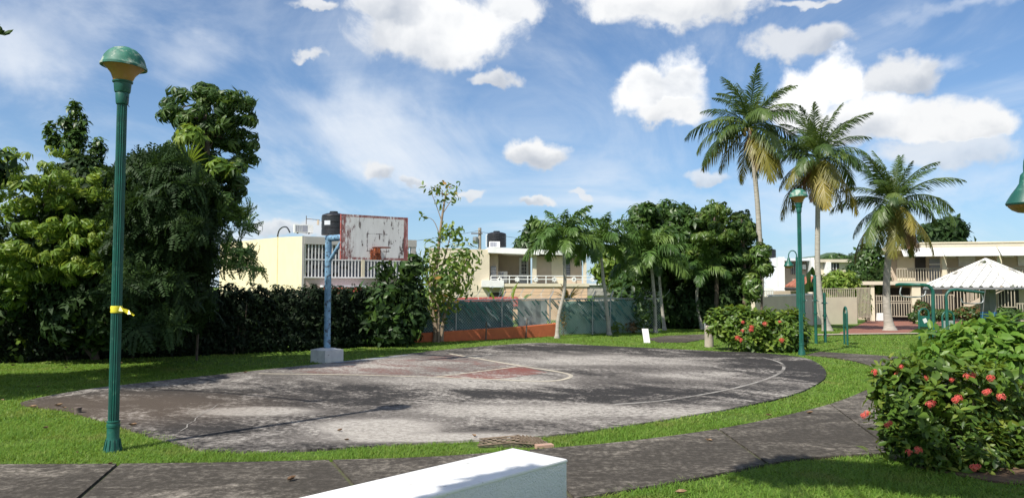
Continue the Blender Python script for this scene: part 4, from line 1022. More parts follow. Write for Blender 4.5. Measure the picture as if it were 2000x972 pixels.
# balcony
bx('balcony_slab', ch, M['white'], HF, X(940), X(983), -.5, 3, Z(560), Z(547))
bx('balcony_floor', ch, M['cream'], HF, X(983)+.01, X(1148), -.45, 3, zf-.25, zf-.01)
bx('terrace_floor', ch, M['white'], HF, X(1148)+.01, X(1262), -.5, 3, zf-.14, zf-.01)
bx('lower_wall', ch, M['peach'], HF, X(983)+.01, X(1145), -.35, 0, 0, zf-.252)
bx('ground_wall', ch, M['cream'], HF, X(930), X(983), .5, .8, 0, Z(561))
bx('ground_wall_opening', ch, M['dark'], HF, X(950), X(980), .42, .498, 0, Z(571))
bx('terrace_wall', ch, M['mossgrey'], HF, X(1145)+.01, X(1246), -.35, 0, Z(577), zf-.142)
bx('terrace_base', ch, M['mossgrey'], HF, X(1160), X(1260), -.2, 0.1, 0, Z(577)-.01)
for z in (Z(545), Z(538.5)): bx('rail', ch, M['white'], HF, X(958), X(1250), -.42, -.37, z-.03, z+.03)
k = 0; x = X(958)
while x < X(1250):
    bx('rail_post', ch, M['white'], HF, x-.035, x+.035, -.421, -.369, zf, Z(538.5)-.031); x += 1.42; k += 1
star = MB()
for j in range(4):
    a = j*math.pi/4; star.box(-.30, .30, -.018, .018, -.05, .05, lambda x, y, z, a=a: Vector((x*math.cos(a)-z*math.sin(a), y, x*math.sin(a)+z*math.cos(a))))
star.tube([(.17*math.cos(t_*math.pi/8), .0, .17*math.sin(t_*math.pi/8)) for t_ in range(17)], .045, 5)
sm_ = star.mesh('rail_ornament', M['white'])
for u in (975, 1009, 1045, 1081, 1119, 1155, 1190, 1222):
    o_ = link('rail_ornament', sm_, ch); p = HF.w(X(u), -.43, Z(545.5)); o_.matrix_local = Matrix.Translation(p-LOC[ch]) @ Matrix.Rotation(HF.a, 4, 'Z') @ Matrix.Scale(.7, 4)
p = HF.w(X(983), 1.6, zf); ac_unit('white air conditioner standing on the balcony beside the door', tuple(p), 6, .95, .95, .4)
q = at(970, 482, 61); water_tank('ribbed black water tank on the cream house roof', (q.x, 61, at(970, 482.5, 61).z), .80, 1.33, 8)
q = at(966, 483, 59.3); ac_unit('small white air conditioner on the roof in front of the ribbed tank', (q.x, 59.3, at(966, 484, 59.3).z), 4, .85, .52, .4)
rf = thing('porch_roof', 'low dark red corrugated porch roof behind the fence', 'roof', tuple(at(930, 600, 48).xy)+(hgt(48),))
r0, r1 = at(905, 586, 50), at(1010, 592, 46.5)
for k in range(12):
    a = at(896+k*9.5, 582-.15*k, 50); b_ = at(880+k*12.2, 598, 46.5); a2 = at(896+(k+1)*9.5-.6, 582-.15*k, 50); b2 = at(880+(k+1)*12.2-.6, 598, 46.5); h_ = Vector((0, 0, .05))
    MB().add([a, a2, b2, b_, a+h_, a2+h_, b2+h_, b_+h_], [(3, 2, 1, 0), (4, 5, 6, 7), (0, 1, 5, 4), (1, 2, 6, 5), (2, 3, 7, 6), (3, 0, 4, 7)]).build('roof_sheet', M['redroof'], rf)
bl, br_ = at(880, 600.5, 46.45), at(1026, 600.5, 46.45)
MB().tube([bl, br_], .10, 5).build('front_beam', M['dark'], rf)
for pz in (bl, br_): MB().tube([Vector((pz.x, pz.y, hgt(46))), pz], .08, 6).build('support_post', M['dark'], rf)

# ------------------------------------------------------------------ fence, orange wall, razor wire
F_px = [(-160, 716), (0, 706), (150, 701), (450, 689), (640, 680), (800, 668.5), (940, 662), (1090, 655), (1185, 652), (1262, 650), (1300, 649)]
FP = [G(u, v) for u, v in F_px]
fl_ = resample(FP, 90)
fence = thing('chain_link_fence', 'chain link fence with green privacy screen and razor wire along the lawn', 'fence', Vector((FP[7].x, FP[7].y, 0)))
fz0, fz1 = .0, 1.50
def seg(i0, i1): return fl_[i0:i1]
def fx(u, v):
    g = G(u, v); return min(range(90), key=lambda i: (fl_[i].xy-g.xy).length)
iO, iE = fx(795, 669), fx(1270, 650)
mb = MB()
MB().tube([p+Vector((0, 0, fz1)) for p in fl_[::2]], .026, 6).build('top_rail', M['metal'], fence)
posts = [-1]
for i in [fx(u, v) for u, v in [(20, 705), (180, 700), (338, 694), (480, 688), (620, 681), (760, 671), (886, 664), (986, 660), (1083, 656), (1165, 653), (1200, 652), (1262, 650)]]:
    p = fl_[i]; MB().tube([p+Vector((0, 0, -.1)), p+Vector((0, 0, fz1+.06))], .03, 8).build('fence_post', M['metal'], fence, True)
    if i > iO-6: MB().tube([p+Vector((0, 0, fz1+.03)), p+Vector((.16, .18, fz1+.33))], .022, 5).build('barb_arm', M['metal'], fence)
def wires(i0, i1, z0, z1, sp, name, mat, r=.006, off=0):
    pl = fl_[i0:i1+1]; L = [0]
    for a, b in zip(pl, pl[1:]): L.append(L[-1]+(b-a).length)
    def ev(s):
        s = min(max(s, 0), L[-1]-1e-6); j = max(k for k in range(len(L)) if L[k] <= s); j = min(j, len(pl)-2)
        return pl[j].lerp(pl[j+1], (s-L[j])/max(1e-6, L[j+1]-L[j]))
    H = z1-z0; mb = MB(); s = -H
    while s < L[-1]:
        for sg in (1, -1):
            a, b = (s, s+H) if sg > 0 else (s+H, s); za, zb_ = z0, z1
            lo, hi = min(a, b), max(a, b)
            if hi <= 0 or lo >= L[-1]: continue
            t0 = max(0, (0-lo)/H); t1 = min(1, (L[-1]-lo)/H)
            if sg < 0: t0, t1 = 1-t1, 1-t0
            pa = ev(a+(b-a)*t0)+Vector((0, 0, z0+H*t0)); pb = ev(a+(b-a)*t1)+Vector((0, 0, z0+H*t1))
            n_ = Vector((.4*off, -.5*off, 0)); mb.tube([pa+n_, pb+n_], r, 3, False)
        s += sp
    mb.build(name, mat, fence, kind='stuff')
    return ev, L[-1]
wires(iO-4, iE+2, .02, fz1, .115, 'chain_link', M['wire'], .007)
wires(fx(-60, 709), fx(200, 700), .02, fz1, .12, 'chain_link', M['wire'], .006)
# privacy screen just behind, cloth that sags between the posts
def screen(i0, i1, z0, z1, mat, off=.07):
    mb = MB(); pl = fl_[i0:i1+1]; n = len(pl); vs = []
    for k, p in enumerate(pl):
        w_ = .03*math.sin(k*1.9); q = p+Vector((-.5*(off+w_), .85*(off+w_), 0))
        vs += [q+Vector((0, 0, z0)), q+Vector((0, 0, (z0+z1)/2))+Vector((-.02, .03, 0)), q+Vector((0, 0, z1-.03-.03*abs(math.sin(k*1.3))))]
    mb.add(vs, [(3*k, 3*k+3, 3*k+4, 3*k+1) for k in range(n-1)]+[(3*k+1, 3*k+4, 3*k+5, 3*k+2) for k in range(n-1)])
    return mb.build('privacy_screen', mat, fence)
screen(iO-4, fx(1000, 659), .05, fz1, M['screen']); screen(fx(1090, 655)+1, iE, .05, fz1-.05, M['screen2'], .1)
screen(fx(1000, 659)+1, fx(1083, 656), .05, fz1, M['paleslat'], .2)
# diagonal slats woven through the mesh
def slats(i0, i1, z0, z1, n, mat, seed, sg=1, ln=(.3, .8)):
    r = random.Random(seed); mb = MB()
    for k in range(n):
        f = r.uniform(i0, i1-1.01); i = int(f); p = fl_[i].lerp(fl_[i+1], f-i); d = (fl_[i+1]-fl_[i]).normalized(); nn = Vector((d.y, -d.x, 0))
        z = r.uniform(z0+.08, z1-.15); l = min(r.uniform(*ln), (z1-z)*.95); a = p+Vector((0, 0, z))+nn*.012; b = a+d*l*sg+Vector((0, 0, l)); pr = Vector((d.x*-sg, d.y*-sg, 1))*.018
        mb.add([a-pr, a+pr, b+pr, b-pr, a-pr+nn*.006, a+pr+nn*.006, b+pr+nn*.006, b-pr+nn*.006], [(0, 1, 2, 3), (7, 6, 5, 4), (0, 4, 5, 1), (2, 6, 7, 3)])
    mb.build('privacy_slats', mat, fence, kind='stuff')
slats(iO-4, iE, .35, fz1, 110, M['slat'], 4, -1, (.15, .4))
slats(fx(935, 660), iE-6, .35, fz1, 26, M['paleslat'], 5, -1, (.12, .3))
slats(fx(-40, 708), fx(190, 700), .3, fz1, 110, M['paleslat'], 6, -1, (.4, .9))
# razor wire coils
rw = MB(); pts = []; i0, i1 = iO-2, iE+3; turns = 26
for k in range(turns*12+1):
    s = k/(turns*12); f = i0+(i1-i0-.01)*s; i = int(f); p = fl_[i].lerp(fl_[i+1], f-i); d = (fl_[i+1]-fl_[i]).normalized(); a = 2*math.pi*k/12
    rr_ = .24*(1+.25*math.sin(s*23)); pts.append(p+Vector((.12, .14, fz1+.24))+d*.10*math.cos(a)*1.5+Vector((-d.y, d.x, 0))*rr_*math.sin(a)*.8+Vector((0, 0, rr_*math.cos(a))))
rw.tube(pts, .007, 3, False); rw.build('razor_wire', M['wire'], fence)
MB().tube([p+Vector((.14, .16, fz1+.30)) for p in fl_[iO-2:iE+3]], .006, 3).tube([p+Vector((.08, .09, fz1+.16)) for p in fl_[iO-2:iE+3]], .006, 3).build('barbed_strand', M['wire'], fence)
ow_px = [(796, 669, 652), (860, 667.5, 648), (940, 664, 642.5), (1020, 660, 637.5), (1086, 657, 631.5)]
mb = MB(); vs = []
og = G(940, 664)
for i, (u, v, vt) in enumerate(ow_px):
    g = G(u, v); h_ = (v-vt)*g.y/F; d = Vector((.55, -.83, 0)).normalized()*.0; nn = Vector((-.55, .83, 0)).normalized()
    vs += [g, g+nn*.2, g+nn*.2+Vector((0, 0, h_)), g+Vector((0, 0, h_))]
mb.add(vs, [(4*i+j, 4*i+4+j, 4*i+4+(j+1) % 4, 4*i+(j+1) % 4) for i in range(4) for j in range(4)]+[(0, 1, 2, 3), (16, 17, 18, 19)])
ow = mb.build('low_wall', M['orange'], None, bevel=.02); tagp(ow, 'low rough orange rendered wall at the foot of the fence', 'wall')
for (u, v, vt, lb_) in [(949, 664, 628, 'thin rusty rod standing against the orange wall nearer the small tree'), (1027, 660, 622, 'thin pale rod standing against the orange wall toward the leaning palm')]:
    g = G(u, v+.5); rd = MB().tube([g, g+Vector((.02+.03*(u > 1000), .0, (v-vt)*g.y/F))], .028, 6).build('metal_rod', M['rod'], None); tagp(rd, lb_, 'rod', 'rods by the orange wall')

# ------------------------------------------------------------------ beige walls and gate on the right
def gz(Y): return hgt(Y)
w0, w1 = at(1474, 560, 35.0), at(1586, 560, 44.0)
sw = thing('boundary_wall', 'long beige boundary wall in shade behind the red flowered bush', 'wall', (w0.x, w0.y, hgt(w0.y)))
d = Vector((w1.x-w0.x, w1.y-w0.y, 0)); SF = Fr((w0.x, w0.y, 0), math.degrees(math.atan2(d.y, d.x))); Lw = d.length
bx('wall', sw, M['beige'], SF, 0, Lw, 0, .2, -.6, at(1586, 576, 44).z)
bx('coping', sw, M['white'], SF, Lw*.25, Lw, -.03, .23, at(1586, 576, 44).z+.002, at(1586, 573, 44).z)
bx('end_post', sw, M['beige'], SF, Lw+.01, Lw+.28, -.06, .26, -.6, at(1586, 570, 44).z)
wb0, wb1 = at(1608, 560, 45.5), at(1673, 560, 46.5); WB = Fr((wb0.x, wb0.y, 0), math.degrees(math.atan2(wb1.y-wb0.y, wb1.x-wb0.x))); Lb = (wb1-wb0).length
wb = thing('front_wall', 'sunlit cream wall with pickets on top left of the gate', 'wall', (wb0.x, wb0.y, hgt(45.5)))
zt_ = at(1640, 580, 46).z
bx('wall', wb, M['cream'], WB, -.9, Lb, 0, .2, -.5, zt_)
zp = at(1640, 564, 46).z
k = 0; x = -.5
while x < Lb: bx('picket', wb, M['picket'], WB, x-.02, x+.02, .08, .12, zt_+.002, zp); x += .155
bx('top_rail', wb, M['beige'], WB, -.6, Lb, .075, .125, zp+.001, zp+.04)
gt = thing('picket_gate', 'tall beige picket gate between the cream wall and the right building', 'gate', (wb1.x, wb1.y, hgt(46.5)))
gl = at(1700, 560, 46.9); GF = Fr((wb1.x, wb1.y, 0), math.degrees(math.atan2(gl.y-wb1.y, gl.x-wb1.x))); Lg = (gl-wb1).length
gz0, gz1 = at(1690, 620, 46.7).z, at(1690, 561, 46.7).z
for x in np.arange(.06, Lg, .115): bx('picket', gt, M['picket'], GF, x-.02, x+.02, 0, .04, gz0, gz1)
for z in (gz0+.05, (gz0+gz1)/2, gz1-.05): bx('rail', gt, M['beige'], GF, 0, Lg, .042, .08, z-.03, z+.03)

# ------------------------------------------------------------------ two storey building on the right
Yc = 52.0; c = at(1801, 560, Yc); o = Vector((c.x, Yc, 0))
RF = Fr(o, -14); rb = thing('apartment_building', 'beige two storey building with white awnings and picket balconies', 'building', Vector((o.x, o.y, hgt(Yc))))
RX = lambda u, y=0: RF.px(u, 520, y)[0]
RZ = lambda v, u=1801, y=0: RF.px(u, v, y)[1]
x0r, x1r = RX(1690), RX(2120); zfl = RZ(549); zroof = RZ(476); zg = RZ(626)-.05
bx('roof_parapet', rb, M['beige'], RF, RX(1800), x1r, 0, 9, RZ(486), zroof)
bx('roof_edge', rb, M['cream'], RF, RX(1800)-.05, x1r, -.06, 9, zroof+.002, zroof+.10)
bx('left_roof', rb, M['beige'], RF, RX(1740), RX(1800)-.06, .4, 9, RZ(488), RZ(480))
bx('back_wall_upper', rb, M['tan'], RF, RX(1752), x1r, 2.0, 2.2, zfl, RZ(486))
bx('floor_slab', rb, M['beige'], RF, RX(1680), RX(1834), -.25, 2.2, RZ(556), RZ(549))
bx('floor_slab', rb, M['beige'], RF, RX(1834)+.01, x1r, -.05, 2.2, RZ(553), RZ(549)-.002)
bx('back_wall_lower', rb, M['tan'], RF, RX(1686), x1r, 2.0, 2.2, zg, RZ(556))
for u0, u1 in ((1840, 1849), (1948, 1957), (2050, 2060)): bx('upper_column', rb, M['cream'], RF, RX(u0), RX(u1), -.02, .4, zfl+.001, RZ(486)-.001)
for u0, u1 in ((1699, 1706), (1779, 1796)): bx('lower_column', rb, M['cream'], RF, RX(u0), RX(u1), -.1, .4, zg, RZ(556)-.002)
for u0, u1 in ((1760, 1838), (1839.5, 1946), (1949, 2058)):
    a, b_ = RX(u0), RX(u1); za, zb_ = RZ(484), RZ(499)
    MB().add([RF.w(a, -.03, za), RF.w(b_, -.03, za), RF.w(b_, -.75, zb_), RF.w(a, -.75, zb_), RF.w(a, -.03, za-.05), RF.w(b_, -.03, za-.05), RF.w(b_, -.75, zb_-.08), RF.w(a, -.75, zb_-.08)], [(0, 1, 2, 3), (7, 6, 5, 4), (0, 4, 5, 1), (1, 5, 6, 2), (2, 6, 7, 3), (3, 7, 4, 0)]).build('awning_panel', M['awning'], rb)
x = RX(1752); zr1 = RZ(525)
while x < RX(2010):
    if not any(RX(a)-.05 < x < RX(b_)+.05 for a, b_ in ((1840, 1849), (1948, 1957))): bx('baluster', rb, M['picket'], RF, x-.025, x+.025, .05, .09, zfl+.03, zr1)
    x += .17
bx('hand_rail', rb, M['picket'], RF, RX(1752), RX(2010), .04, .10, zr1+.001, zr1+.06)
for u0, u1, v0, v1, mt in ((1872, 1905, 499, 520, 'grille'), (1988, 2010, 496, 520, 'grille'), (1788, 1808, 500, 548, 'dark'), (1815, 1838, 505, 545, 'louvre'), (1752, 1786, 500, 548, 'cream')):
    a, b_ = RF.px(u0, 520, 1.97)[0], RF.px(u1, 520, 1.97)[0]; bx('window', rb, M[mt], RF, a, b_, 1.93, 1.998, RF.px(1801, v1, 1.97)[1], RF.px(1801, v0, 1.97)[1])
for u in (1853, 1966): a = RF.px(u, 520, 1.95)[0]; bx('wall_air_conditioner', rb, M['grille'], RF, a-.35, a+.35, 1.6, 1.99, RF.px(1801, 504, 1.95)[1], RF.px(1801, 498, 1.95)[1])
a = RX(1818, 1.2); bx('shelf', rb, M['white'], RF, a, a+.9, 1.2, 1.6, RZ(517, 1801, 1.2), RZ(515, 1801, 1.2))
# lower floor pickets, openings
for u0, u1, mt in ((1715, 1728, 'dark'), (1738, 1778, 'dark'), (1798, 1840, 'louvre'), (1860, 1900, 'dark'), (1950, 1990, 'dark')):
    a, b_ = RF.px(u0, 590, 1.97)[0], RF.px(u1, 590, 1.97)[0]; bx('door_opening', rb, M[mt], RF, a, b_, 1.93, 1.998, zg, RF.px(1801, 562, 1.97)[1])
def pickets(u0, u1, v0, v1, y, sp=.16):
    x = RX(u0, y); z0, z1 = RF.px(u0, v1, y)[1], RF.px(u0, v0, y)[1]
    while x < RX(u1, y): bx('picket', rb, M['picket'], RF, x-.025, x+.025, y, y+.04, z0, z1); x += sp
    for z in (z0+.04, z1-.05): bx('picket_rail', rb, M['picket'], RF, RX(u0, y), RX(u1, y), y+.042, y+.08, z-.03, z+.03)
pickets(1706, 1779, 590, 618, .1); pickets(1706, 1779, 576, 589, .1, .16)
pickets(1796, 1862, 574, 612, .1); pickets(1984, 2010, 591, 612, .0)
pickets(1862, 1935, 562, 605, .3, .2); pickets(1935, 1984, 556, 600, .4, .2)
# outside stair
sa, sb = RF.px(1882, 606, -.3), RF.px(1968, 562, -.3)
MB().add([RF.w(sa[0], -.3, sa[1]), RF.w(sb[0], -.3, sb[1]), RF.w(sb[0], -.3, sb[1]+.28), RF.w(sa[0], -.3, sa[1]+.28), RF.w(sa[0], -.15, sa[1]), RF.w(sb[0], -.15, sb[1]), RF.w(sb[0], -.15, sb[1]+.28), RF.w(sa[0], -.15, sa[1]+.28)], [(0, 1, 2, 3), (7, 6, 5, 4), (0, 4, 5, 1), (1, 5, 6, 2), (2, 6, 7, 3), (3, 7, 4, 0)]).build('stair_stringer', M['tan'], rb)
for k in range(11):
    f = k/11; xx = sa[0]+(sb[0]-sa[0])*f; zz = sa[1]+(sb[1]-sa[1])*f+.15
    bx('stair_step', rb, M['beige'], RF, xx, xx+.34, -.14, 1.1, zz-.06, zz)
    bx('stair_baluster', rb, M['tan'], RF, xx+.1, xx+.14, -.24, -.20, zz+.1, zz+1.0)
    bx('stair_baluster', rb, M['tan'], RF, xx+.27, xx+.31, -.24, -.20, zz+.18, zz+1.08)
# pot by the column
p = RF.w(RX(1772), -.9, zg)
pot = MB().lathe([(.16, 0), (.22, .1), (.25, .4), (.27, .42), (.24, .44)], 14, p).build('flower_pot', M['dark'], None, True); tagp(pot, 'dark round plant pot beside the cream column', 'pot')
g = RF.w(RX(1719), -.2, zg+.02); whb = MB().box(-.35, .35, -.2, .2, 0, .55, lambda x, y, z: g+Vector((x*(1-.2*z), y*(1-.2*z), z))).build('white_box', M['white'], None, bevel=.04); tagp(whb, 'small white box in front of the ground floor pickets', 'box')

# ------------------------------------------------------------------ houses far behind
Yd = 72; wf = Fr(at(1498, 560, Yd), -8); wf.o.z = 0
wh = thing('white_house', 'white flat roofed house with shade-tinted left wing behind the boundary wall', 'house', (wf.o.x, wf.o.y, hgt(Yd)))
wx = lambda u: wf.px(u, 540)[0]; wz = lambda v: wf.px(1520, v)[1]
bx('left_wing', wh, M['shadewhite'], wf, wx(1470), wx(1519), 1.0, 8, -1, wz(503)); bx('white_pier', wh, M['white'], wf, wx(1519)+.01, wx(1531), -.4, 8, -1, wz(502))
bx('recess_wall', wh, M['tan'], wf, wx(1531)+.01, wx(1583), 1.5, 8, -1, wz(505)); bx('right_pier', wh, M['white'], wf, wx(1583)+.01, wx(1589), -.4, 7, -1, wz(503))
bx('roof_edge', wh, M['shadewhite'], wf, wx(1531)+.02, wx(1583), .2, 8, wz(509), wz(504)); bx('window', wh, M['dark'], wf, wx(1552), wx(1574), 1.42, 1.498, wz(535), wz(512))
bx('wall_air_conditioner', wh, M['white'], wf, wx(1573), wx(1580), 1.0, 1.4, wz(525), wz(516)); bx('window', wh, M['louvre'], wf, wx(1500), wx(1508), .92, .998, wz(525), wz(507))
for k in range(7): bx('window_bar', wh, M['grille'], wf, wx(1553+k*3.3), wx(1553.7+k*3.3), 1.36, 1.415, wz(535), wz(512))
tl = thing('tiled_roof', 'small terracotta tiled roof in front of the white house', 'roof', tuple(at(1550, 560, 66).xy)+(0,))
ap = at(1578, 541, 67); e0, e1 = at(1533, 560, 64.5), at(1600, 562, 64.5)
for k in range(9):
    f0, f1 = k/9, (k+.93)/9; b0_, b1_ = e0.lerp(e1, f0), e0.lerp(e1, f1); t0_, t1_ = at(1556, 545, 67).lerp(at(1590, 541, 67), f0), at(1556, 545, 67).lerp(at(1590, 541, 67), f1); h_ = Vector((0, 0, .12))
    MB().add([b0_, b1_, t1_, t0_, b0_+h_, b1_+h_, t1_+h_, t0_+h_], [(3, 2, 1, 0), (4, 5, 6, 7), (0, 1, 5, 4), (1, 2, 6, 5), (2, 3, 7, 6), (3, 0, 4, 7)]).build('tile_row', M['terracotta'], tl)
MB().tube([e0-Vector((0, 0, .15)), e1-Vector((0, 0, .15))], .14, 5).build('eave_beam', M['dark'], tl)
MB().box(-2.6, 2.8, 0, 3, hgt(66)-.2, e0.z-.35, lambda x, y, z: Vector((at(1568, 560, 65.5).x+x, 65.5+y, z))).build('wall', M['tan'], tl)
gh = thing('white_grille_gate', 'white openwork gate and rail below the white house', 'gate', (at(1500, 590, 58).x, 58, hgt(58)))
g0_ = at(1470, 560, 58).x; g1_ = at(1512, 560, 58).x; GG = Fr((0, 58, 0), 0)
bx('top_rail', gh, M['white'], GG, g0_, g1_, 0, .12, at(1500, 567, 58).z, at(1500, 562, 58).z); bx('base_wall', gh, M['white'], GG, g0_, g1_, 0, .15, hgt(58), at(1500, 583, 58).z)
for k in range(12): bx('gate_bar', gh, M['white'], GG, g0_+(g1_-g0_)*k/12, g0_+(g1_-g0_)*k/12+.05, .02, .08, at(1500, 583, 58).z+.001, at(1500, 567, 58).z-.001)
for v in (571, 576): bx('gate_rail', gh, M['white'], GG, g0_, g1_, .082, .12, at(1500, v, 58).z-.03, at(1500, v, 58).z+.03)
cf = Fr(at(1590, 560, 80), 4); cf.o.z = 0; c2 = thing('far_cream_house', 'distant cream house with a wide dark window past the palms', 'house', (cf.o.x, cf.o.y, hgt(80)))
cx = lambda u: cf.px(u, 540)[0]; cz = lambda v: cf.px(1620, v)[1]
bx('wall', c2, M['cream'], cf, cx(1585), cx(1668), .5, 8, -1, cz(512)); bx('roof_slab', c2, M['beige'], cf, cx(1600), cx(1672), 0, 8.2, cz(512)+.002, cz(506)); bx('pier', c2, M['white'], cf, cx(1614), cx(1622), -.2, .5, -1, cz(512))
wn = bx('window', c2, M['dark'], cf, cx(1624), cx(1643), .4, .498, cz(527), cz(514))
for k in range(3): bx('mullion', wn, M['grille'], cf, cx(1624+k*6.3), cx(1625+k*6.3), .34, .398, cz(527), cz(514))
mt_ = at(1500, 490, 74); water_tank('pale grey water tank on the white house roof', (at(1500, 500, 75).x, 75, wz(503)), .78, 1.1, 4)

# ------------------------------------------------------------------ utility poles and wires
for (u, vt, vb, Y, lb_) in [(937, 445, 490, 78, 'grey utility pole with crossarm behind the cream house'), (1869, 424, 480, 84, 'grey utility pole rising behind the apartment building')]:
    p = at(u, vb, Y); q = at(u, vt, Y); up_ = thing('utility_pole', lb_, 'utility pole', (p.x, Y, hgt(Y)), 'utility poles'); b_ = Vector((p.x, Y, hgt(Y)))
    MB().tube([b_, Vector((p.x, Y, q.z))], .17, 8).build('pole', M['concretepost'], up_, True)
    MB().box(-.9, .3, -.06, .06, -.06, .06, lambda x, y, z: Vector((p.x+x, Y+y-.2, q.z-.6+z))).build('crossarm', M['rod'], up_)
    if u < 1000: MB().lathe([(.25, 0), (.28, .05), (.28, .7), (.2, .75)], 12, (p.x-.45, Y-.2, q.z-1.7)).build('transformer', M['metal'], up_, True)
def cable(a, b, sag, lb_):
    pts = [a.lerp(b, k/16)+Vector((0, 0, -sag*4*(k/16)*(1-k/16))) for k in range(17)]
    o_ = MB().tube(pts, .022, 4).build('power_cable', M['black'], None); tagp(o_, lb_, 'cable', 'overhead power cables')
cable(at(460, 462, 80), at(937, 450, 77.8), 1.2, 'thin cable sagging over the yellow house to the pole')
cable(at(937, 452, 77.8), at(1230, 470, 80), .6, 'thin cable from the pole above the cream house roof')

# ------------------------------------------------------------------ exercise equipment and gazebo
def tubes(name, par, paths, r=.03, mat=None, n=10):
    mb = MB()
    for p in paths: mb.tube(p, r, n)
    return mb.build(name, mat or M['green'], par, True)
def arch(c, ax, w, h, n=10):
    """a hoop post: up, over and down"""
    r = w/2; pts = [c-ax*r+Vector((0, 0, -.1)), c-ax*r+Vector((0, 0, h-r))]
    pts += [c-ax*r*math.cos(math.pi*k/n)+Vector((0, 0, h-r+r*math.sin(math.pi*k/n))) for k in range(1, n)]
    return pts+[c+ax*r+Vector((0, 0, h-r)), c+ax*r+Vector((0, 0, -.1))]
for (u, vb, vt, lb_) in [(1571, 672, 537, 'green exercise bar post just right of the far court lamp'), (1594, 671, 538, 'tall green exercise bar post in front of the middle coconut trunk'), (1612, 669, 572, 'shortest green exercise post beside the middle coconut trunk')]:
    g = G(u, vb); k_ = g.y/F; h_ = (vb-vt)*k_
    ps = thing('exercise_post', lb_, 'exercise post', g, 'green exercise bar posts')
    MB().tube([g-Vector((0, 0, .1)), g+Vector((0, 0, h_))], .052, 12).build('post', M['green'], ps, True)
    zc = h_*(.62 if h_ > 2.2 else .78)
    for zz in (zc, zc-.45): MB().tube([g+Vector((0, 0, zz)), g+Vector((0, 0, zz+.05))], .075, 12).build('collar', M['green'], ps, True)
    MB().tube([g+Vector((-.1, .02, zc+.02)), g+Vector((.12, -.02, zc+.02))], .022, 6).build('bolt', M['metal'], ps)
def hoop_sign(u, vb, vt, wpx, ang, lb_, pm, v0, v1, sticker):
    g = G(u, vb); k_ = g.y/F; ax = Vector((math.cos(ang), math.sin(ang), 0)); h_ = (vb-vt)*k_; w_ = wpx*k_/max(abs(math.cos(ang)), .12)
    w_ = min(w_, .55)
    sg = thing('exercise_sign', lb_, 'sign', g, 'hooped exercise signs')
    tubes('hoop_frame', sg, [arch(g, ax, w_, h_)], .034)
    ay = Vector((-ax.y, ax.x, 0)); f = lambda x, y, z: g+ax*x+ay*y+Vector((0, 0, z))
    za, zb_ = (vb-v1)*k_, (vb-v0)*k_
    MB().box(-w_*.42, w_*.42, -.02, .02, za, zb_, f).build('panel', pm, sg, bevel=.006)
    if sticker: MB().box(-w_*.10, w_*.24, -.03, -.021, za+(zb_-za)*.36, za+(zb_-za)*.72, lambda x, y, z: f(x*1+(z-za-(zb_-za)*.5)*-.5, y, z+x*.4)).build('notice', M['white'], sg)
    return sg
hoop_sign(1652.5, 673, 600, 9, R(76), 'green hooped sign seen nearly edge on, alone on the lawn', M['sign'], 612, 638, False)
hoop_sign(1806, 669, 603, 21, R(8), 'green hooped sign with a solid panel and white notice', M['sign'], 617, 638, True)
hoop_sign(1853, 664, 608, 24, R(6), 'green hooped sign with pale grid panel behind the bar', M['tealgrid'], 626, 650, False)
def bar_station(u, vb, vt, u_end, v_end, lb_, inner):
    g = G(u, vb); k_ = g.y/F; top = g+Vector((0, 0, (vb-vt)*k_)); s = 1 if u_end > u else -1
    e = at(u_end, v_end, g.y+.5)
    st = thing('pull_up_bar', lb_, 'pull-up bar', g, 'bent green pull-up bars')
    c = crom([top-Vector((0, 0, .35)), top-Vector((0, 0, .12)), top+Vector((s*.13, 0, .05)), top+Vector((s*.38, .02, .09))], 5)
    tubes('post', st, [[g-Vector((0, 0, .1)), g+Vector((0, 0, .6))]+c+[e, e+Vector((0, .15, -.02))]], .052)
    pts = [Vector(e)+Vector((-s*inner*.1, 0, 0)), e+Vector((-s*.02, 0, -.30)), e+Vector((-s*.2, .0, -.40)), e+Vector((-s*.75, 0, -.38)), e+Vector((-s*.85, 0, -.2))]
    tubes('hand_loop', st, [crom(pts, 4)], .022, M['metal'])
    MB().lathe([(.12, -.03), (.12, .015), (.06, .03)], 14, g).build('foot_plate', M['green'], st, True)
bar_station(1825, 685, 562, 1756, 555, 'green pull-up bar bent toward the coconut trunk', 1)
bar_station(1851, 668, 571, 1921, 571, 'green pull-up bar bent toward the white gazebo post', 1)
g = G(1870, 668); bn = thing('exercise_bench', 'low dark exercise bench on green legs behind the bush', 'bench', g)
MB().box(-.9, .7, -.15, .15, .38, .44, lambda x, y, z: g+Vector((x, y, z))).build('seat', M['greypost'], bn)
for s in (-.7, .5): MB().tube([g+Vector((s, 0, 0)), g+Vector((s, 0, .379))], .04, 8).build('leg', M['green'], bn, True)
